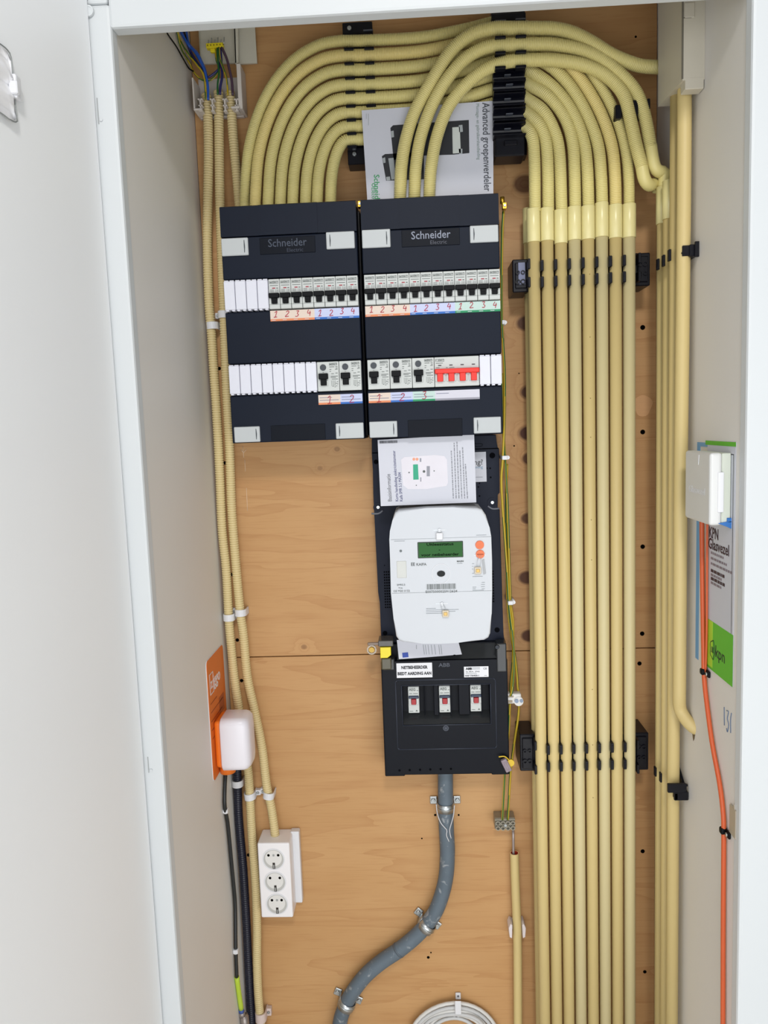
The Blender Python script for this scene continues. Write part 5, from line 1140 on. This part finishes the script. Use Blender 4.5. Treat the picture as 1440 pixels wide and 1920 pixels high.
smooth_tube('binding_wire', P([(852, 1510), (850, 1530), (845, 1548), (843, 1556), (844, 1565), (846, 1572)], -.0375), .0009, mat('binding_white', 'C9CBD0', .4), 'loose pale binding wire hanging right on the grey service pipe', 'wire', seg=6, step=.004)
# ---- cable coil
cc = U(852, 1960, -.012); t = thing('cable_coil', 'coil of light grey cable hanging at the bottom of the board', 'cable', (cc[0], -.01, cc[2] - .09))
mb = MB(); R0 = .0885
specs = [(R0, 0, -.012), (R0 - .0075, .001, -.012), (R0 - .0155, .002, -.010), (R0 - .0195, .006, -.016), (R0 - .026, .004, -.011), (R0 - .0335, -.001, -.012)]
for k, (r, sh, y) in enumerate(specs):
    ps = [(cc[0] + r * math.cos(a) + sh * math.cos(3 * a + k), y + .003 * math.sin(2 * a + k), cc[2] + r * math.sin(a) + sh * .6 * math.sin(2 * a)) for a in [2 * math.pi * j / 40 for j in range(41)]]
    mb = MB(); mb.raw(*tube_np(ps, [.0035] * 41, 10, caps=False)); link('cable_turn', mb, GRYC if k % 2 == 0 else mat('grey_cable_sheath_b', 'C3C4C4', .4), t)
c = U(857, 1886, -.02); t = thing('strap_clip', 'white strap clip with two holes holding the cable coil', 'clip', (c[0], -.001, c[2] - .02))
mb = MB(); xa, xb, za, zb2 = rect(854, 1862, 864, 1874, -.004); mb.box(xa, xb, -.005, -.001, za, zb2, .001); xa, xb, za, zb2 = rect(853, 1878, 865, 1903, -.024); mb.box(xa, xb, -.024, -.021, za, zb2, .001); xa, xb, za, zb2 = rect(850, 1901, 862, 1911, -.010); mb.box(xa, xb, -.010, -.004, za, zb2, .001); link('strap', mb, WHITE, t)
for (u, v, y) in ((859, 1868, -.0052), (855.5, 1906, -.0102)): link('screw_hole', MB().cyl((0, .0003, 0), (0, -.0004, 0), .0021, 10), mat('hole_grey', '6B6E74', .5), t, U(u, v, y))

# ================================================================== RIGHT WALL ITEMS
def RW(u, v, off=0.0): return U(u, v, XR - off, 0)
t = thing('wall_poster', 'white and green provider poster on the right wall below the junction unit', 'poster', RW(1352, 1287))
y0 = (RW(1328, 900)[1] + RW(1330, 1250)[1]) / 2; y1 = (RW(1380, 900)[1] + RW(1375, 1250)[1]) / 2
zt2 = (RW(1310, 826)[2] + RW(1380, 828)[2]) / 2; yl0 = RW(1310, 826)[1]
zw = (RW(1328, 1160)[2] + RW(1375, 1190)[2]) / 2; zbot = (RW(1330, 1253)[2] + RW(1374, 1287)[2]) / 2
ym0 = RW(1326, 1000)[1]
def rw(mb, ya, yb4, za, zb4, t0=.0002, t1=.0008): mb.box(XR - t1, XR - t0, ya, yb4, za, zb4); return mb
link('sheet', rw(MB(), y1, ym0, zbot, zt2), PAPER, t)
link('green_field', rw(MB(), y1, ym0, zbot, zw, .0006, .0010), mat('poster_green', '58B52C', .5, var=.05), t)
link('lime_field', rw(MB(), ym0 - .028, ym0 - .004, zbot + .004, zw, .0008, .0012), mat('poster_lime', 'A8D234', .5, var=.08), t)
link('top_stripe', rw(MB(), y1, yl0 - .03, zt2 - .006, zt2, .0006, .0010), mat('poster_green', '58B52C', .5), t)
link('border_line', rw(rw(MB(), y1 + .006, y1 + .0072, zw, zt2 - .016, .0006, .0010), y1 + .006, ym0, zt2 - .0172, zt2 - .016, .0006, .001), INKD, t)
RV, UV = (0, -1, 0), (0, 0, 1)   # text on the right wall reads from far to near
TI = mat('ink_plum', '3A2530', .6)
xt = XR - .0012
def rtext(s, u, v, size, m_, width, bold=0):
    p = RW(u, v, .0011); text(t, s, p, size, m_, RV, UV, width=width, bold=bold)
rtext('KPN', 1338, 1001, .022, TI, .034, .0003); rtext('Glasvezel', 1347, 1026, .022, TI, .074, .0003)
rg = random.Random(4); mb = MB(); mbb = MB()
for (u, v, wd, b_) in ((1333, 1036, .046, 0), (1333, 1046, .060, 0), (1333, 1056, .076, 0), (1333, 1069, .052, 1), (1333, 1077, .040, 0), (1333, 1084, .050, 1), (1333, 1092, .038, 0)):
    p = RW(u, v, .0011)
    for (p0, p1) in words(wd, rg, .003, .011, .0022): (mbb if b_ else mb).box(p[0] - .0002, p[0] + .0002, p[1] - p1, p[1] - p0, p[2] - .0016 - .0005 * b_, p[2] + .0016 + .0005 * b_)
link('fine_print', mb, mat('print_plumsoft', '7F747C', .6), t); link('bold_print', mbb, TI, t)
rtext('kpn', 1350, 1228, .024, mat('ink_darkgreen', '1E3A1E', .6), .034, .0003)
c = RW(1336, 1218, .0011); mb = MB(); tt = []
for a in range(25): an = a / 24 * 2 * math.pi; tt.append((0, -.0085 * math.cos(an) * (1 + .12 * math.cos(5 * an)), .0135 * math.sin(an) * (1 + .10 * math.cos(5 * an))))
mb.raw(*tube_np(tt, [.0007] * 25, 5)); 
for dy in (-.003, 0, .003): mb.cyl((0, dy, -.003), (0, dy, .004), .0006, 5)
mb.cyl((0, -.005, -.004), (0, .005, -.004), .0006, 5); link('emblem', mb, mat('ink_darkgreen', '1E3A1E', .6), t, c)
TAPE = mat('blue_tape', '6FA3CF', .5, var=.08)
za_, zb_ = RW(1308, 1236)[2], RW(1309, 829)[2]
mb = MB(); rw(mb, RW(1312, 1000)[1], RW(1306.5, 1000)[1], za_, zb_, .0001, .0006); rw(mb, RW(1330, 829)[1], RW(1309, 829)[1], zb_ - .006, zb_, .0001, .0007)
solo('masking_tape', mb, TAPE, 'strip of pale blue masking tape down the right wall beside the poster', 'tape')
# ---- fibre unit
t = thing('fibre_outlet', 'white square fibre junction unit standing off the right wall over the poster', 'wall box', RW(1350, 990))
yn = U(1373, 910, XR, 0)[1]; xf2 = U(1331, 915, yn)[0]; yf2 = U(1284, 905, xf2, 0)[1]
zt3 = (U(1331, 848, yn)[2] + U(1284, 846, xf2, 0)[2]) / 2; zb3 = (U(1331, 984, yn)[2] + U(1284, 972, xf2, 0)[2]) / 2
mb = MB(); mb.box(xf2, xf2 + (XR - xf2) * .55, yn, yf2, zb3, zt3, .004, 3); link('cover', mb, mat('fibre_white', 'D3D4D3', .35, var=.01), t)
mb = MB(); mb.box(xf2 + (XR - xf2) * .55, XR - .0012, yn + .0015, yf2 - .0015, zb3 + .001, zt3 - .001, .001); link('base', mb, mat('fibre_base', 'CBD1C5', .4, var=.01), t)
mb = MB(); mb.box(xf2 + (XR - xf2) * .35, xf2 + (XR - xf2) * .62, yn - .0015, yn + .001, zb3 + .018, zt3 - .026, .001, 2); link('side_clip', mb, WHITE, t)
mb = MB(); mb.prism([(yn + .040, zt3 - .004), (yn + .046, zt3 - .004), (yn + .043, zt3 - .018)], xf2 - .0005, xf2 + .0005, ax='x'); link('arrow_mark', mb, WHITE, t)
text(t, 'Glasvezel', (xf2 - .0003, (yn + yf2) / 2, zb3 + .044), .014, WHITE, RV, UV, width=.062, name='embossed_lettering')
c = U(1366, 985, yn); mb = MB(); mb.prism([(-.014, .003), (.004, .006), (.006, -.006), (.002, -.004), (-.002, -.002)], -.001, .0035, .0003); mb.box(-.002, .004, -.001, .002, .004, .010, .0005); solo_ = link('tape_scrap', mb, mat('blue_tape_dark', '2E6DB4', .5), t, (c[0], yn, c[2]))
# ---- orange cables
t0_ = -.0045
oc = [(1316, 965), (1316, 1000), (1317, 1092), (1319, 1213), (1320.5, 1273), (1327, 1333), (1336, 1398), (1349, 1468), (1355.5, 1520), (1357, 1562), (1356, 1725), (1355.5, 1915), (1355, 1960)]
smooth_tube('fibre_cable', down([RW(u, v, .0046) for u, v in oc]), .0034, ORNC, 'thick orange fibre cable running down the right wall', 'cable', seg=12, step=.01)
oc = [(1326.5, 975), (1326, 1010), (1325.5, 1092), (1325, 1180), (1323.5, 1240), (1322.5, 1262)]
smooth_tube('fibre_cable', [RW(u, v, .0036) for u, v in oc], .0017, ORNC, 'thin orange fibre cable beside the thick one, left of the poster text', 'cable', seg=10, step=.01)
def oclip(u, v, lab, s=1):
    c = RW(u, v, .0046); c[0] = XR; t = thing('cable_clip', lab, 'cable clip', c); mb = MB(); r = .0040
    pr = [(r + .0012) * np.array([-math.sin(a), math.cos(a)]) for a in [math.pi * k / 10 for k in range(11)]]
    mb.box(-.0098, -.0002, -.0050, .0050, -.005, .005, .003, 3); link('loop', mb, BLACK, t, c)
    mb = MB(); mb.box(-.004, -.0002, -.016, -.004, -.0055, .0045, .0018, 2); link('ear', mb, BLACK, t, c)
    mb = MB(); mb.cyl((-.004, -.0105, -.0005), (-.0056, -.0105, -.0005), .0030, 12); link('screw', mb, STEEL, t, c)
oclip(1319.5, 1259, 'black screwed clip on the orange cables at the poster corner'); oclip(1356.5, 1557, 'black screwed clip on the thick orange cable beside the metal strike')
c = RW(1376.5, 1540, 0); mb = MB(); mb.box(-.003, -.0002, -.012, .010, -.021, .021, .001); mb.prism([(-.008, .021), (.0, .021), (-.006, .028)], -.003, -.0002, ax='x')
me = mb.mesh('strike_plate'); o = link('strike_plate', me, mat('strike_grey', 'B5ADA2', .35, .4), None, c); tagit(o, 'small grey metal strike plate at the front edge of the right wall', 'plate')
# handwritten 13( on wall
mb = MB(); c = RW(1364, 1350, .0005)
for st in ([(.012, .014), (.0105, -.012)], [(.004, .012), (-.003, .013), (.0005, .002), (-.004, -.005), (-.0005, -.017), (.003, -.013)], [(-.013, .015), (-.0105, .004), (-.0115, -.014)]):
    mb.path([(0, p[0], p[1]) for p in st], .0006, 5, 4)
link('handwriting', mb, mat('pencil_blue', '60718C', .7), bpy.data.objects['wall_right'], c)

# ================================================================== GROUPS OF REPEATS
GROUPS = {'fuse_box': 'fuse boxes side by side', 'earth_terminal': 'brass earth terminals by the fuse boxes', 'conduit_bend': 'smooth elbows beside the wall conduits', 'clip_rail': 'black clip rails behind the arches',
  'conduit_clip_rail': 'black clip rails across the straight conduits', 'wall_bracket': 'black stacking clips on the right wall', 'pipe_clip': 'pale clips on the left and lower conduits', 'wire': 'wires at the open junction box',
  'earth_wire': 'yellow-green earth wires right of the meter', 'cable_tie_clip': 'white clips on the earth wires', 'pipe_saddle': 'metal saddles on the grey service pipe', 'binding_wire': 'binding wires on the grey service pipe',
  'fibre_cable': 'orange cables on the right wall', 'security_seal': 'seals on the fuse housing'}
for o in COL.objects:
    if o.parent is None and 'label' in o.keys() and 'group' not in o.keys():
        n = o.name.split('.')[0]; l = o['label']
        if n == 'corrugated_conduit': o['group'] = 'corrugated conduits arching from the left fuse box' if 'eight' in l else 'corrugated conduits rising from the right fuse box' if 'right fuse box' in l else 'corrugated conduits down the left side'
        elif n == 'cable_clip': o['group'] = 'small white clips on the thin black cable' if 'white' in l else 'black clips on the orange cables'
        elif n in GROUPS: o['group'] = GROUPS[n]
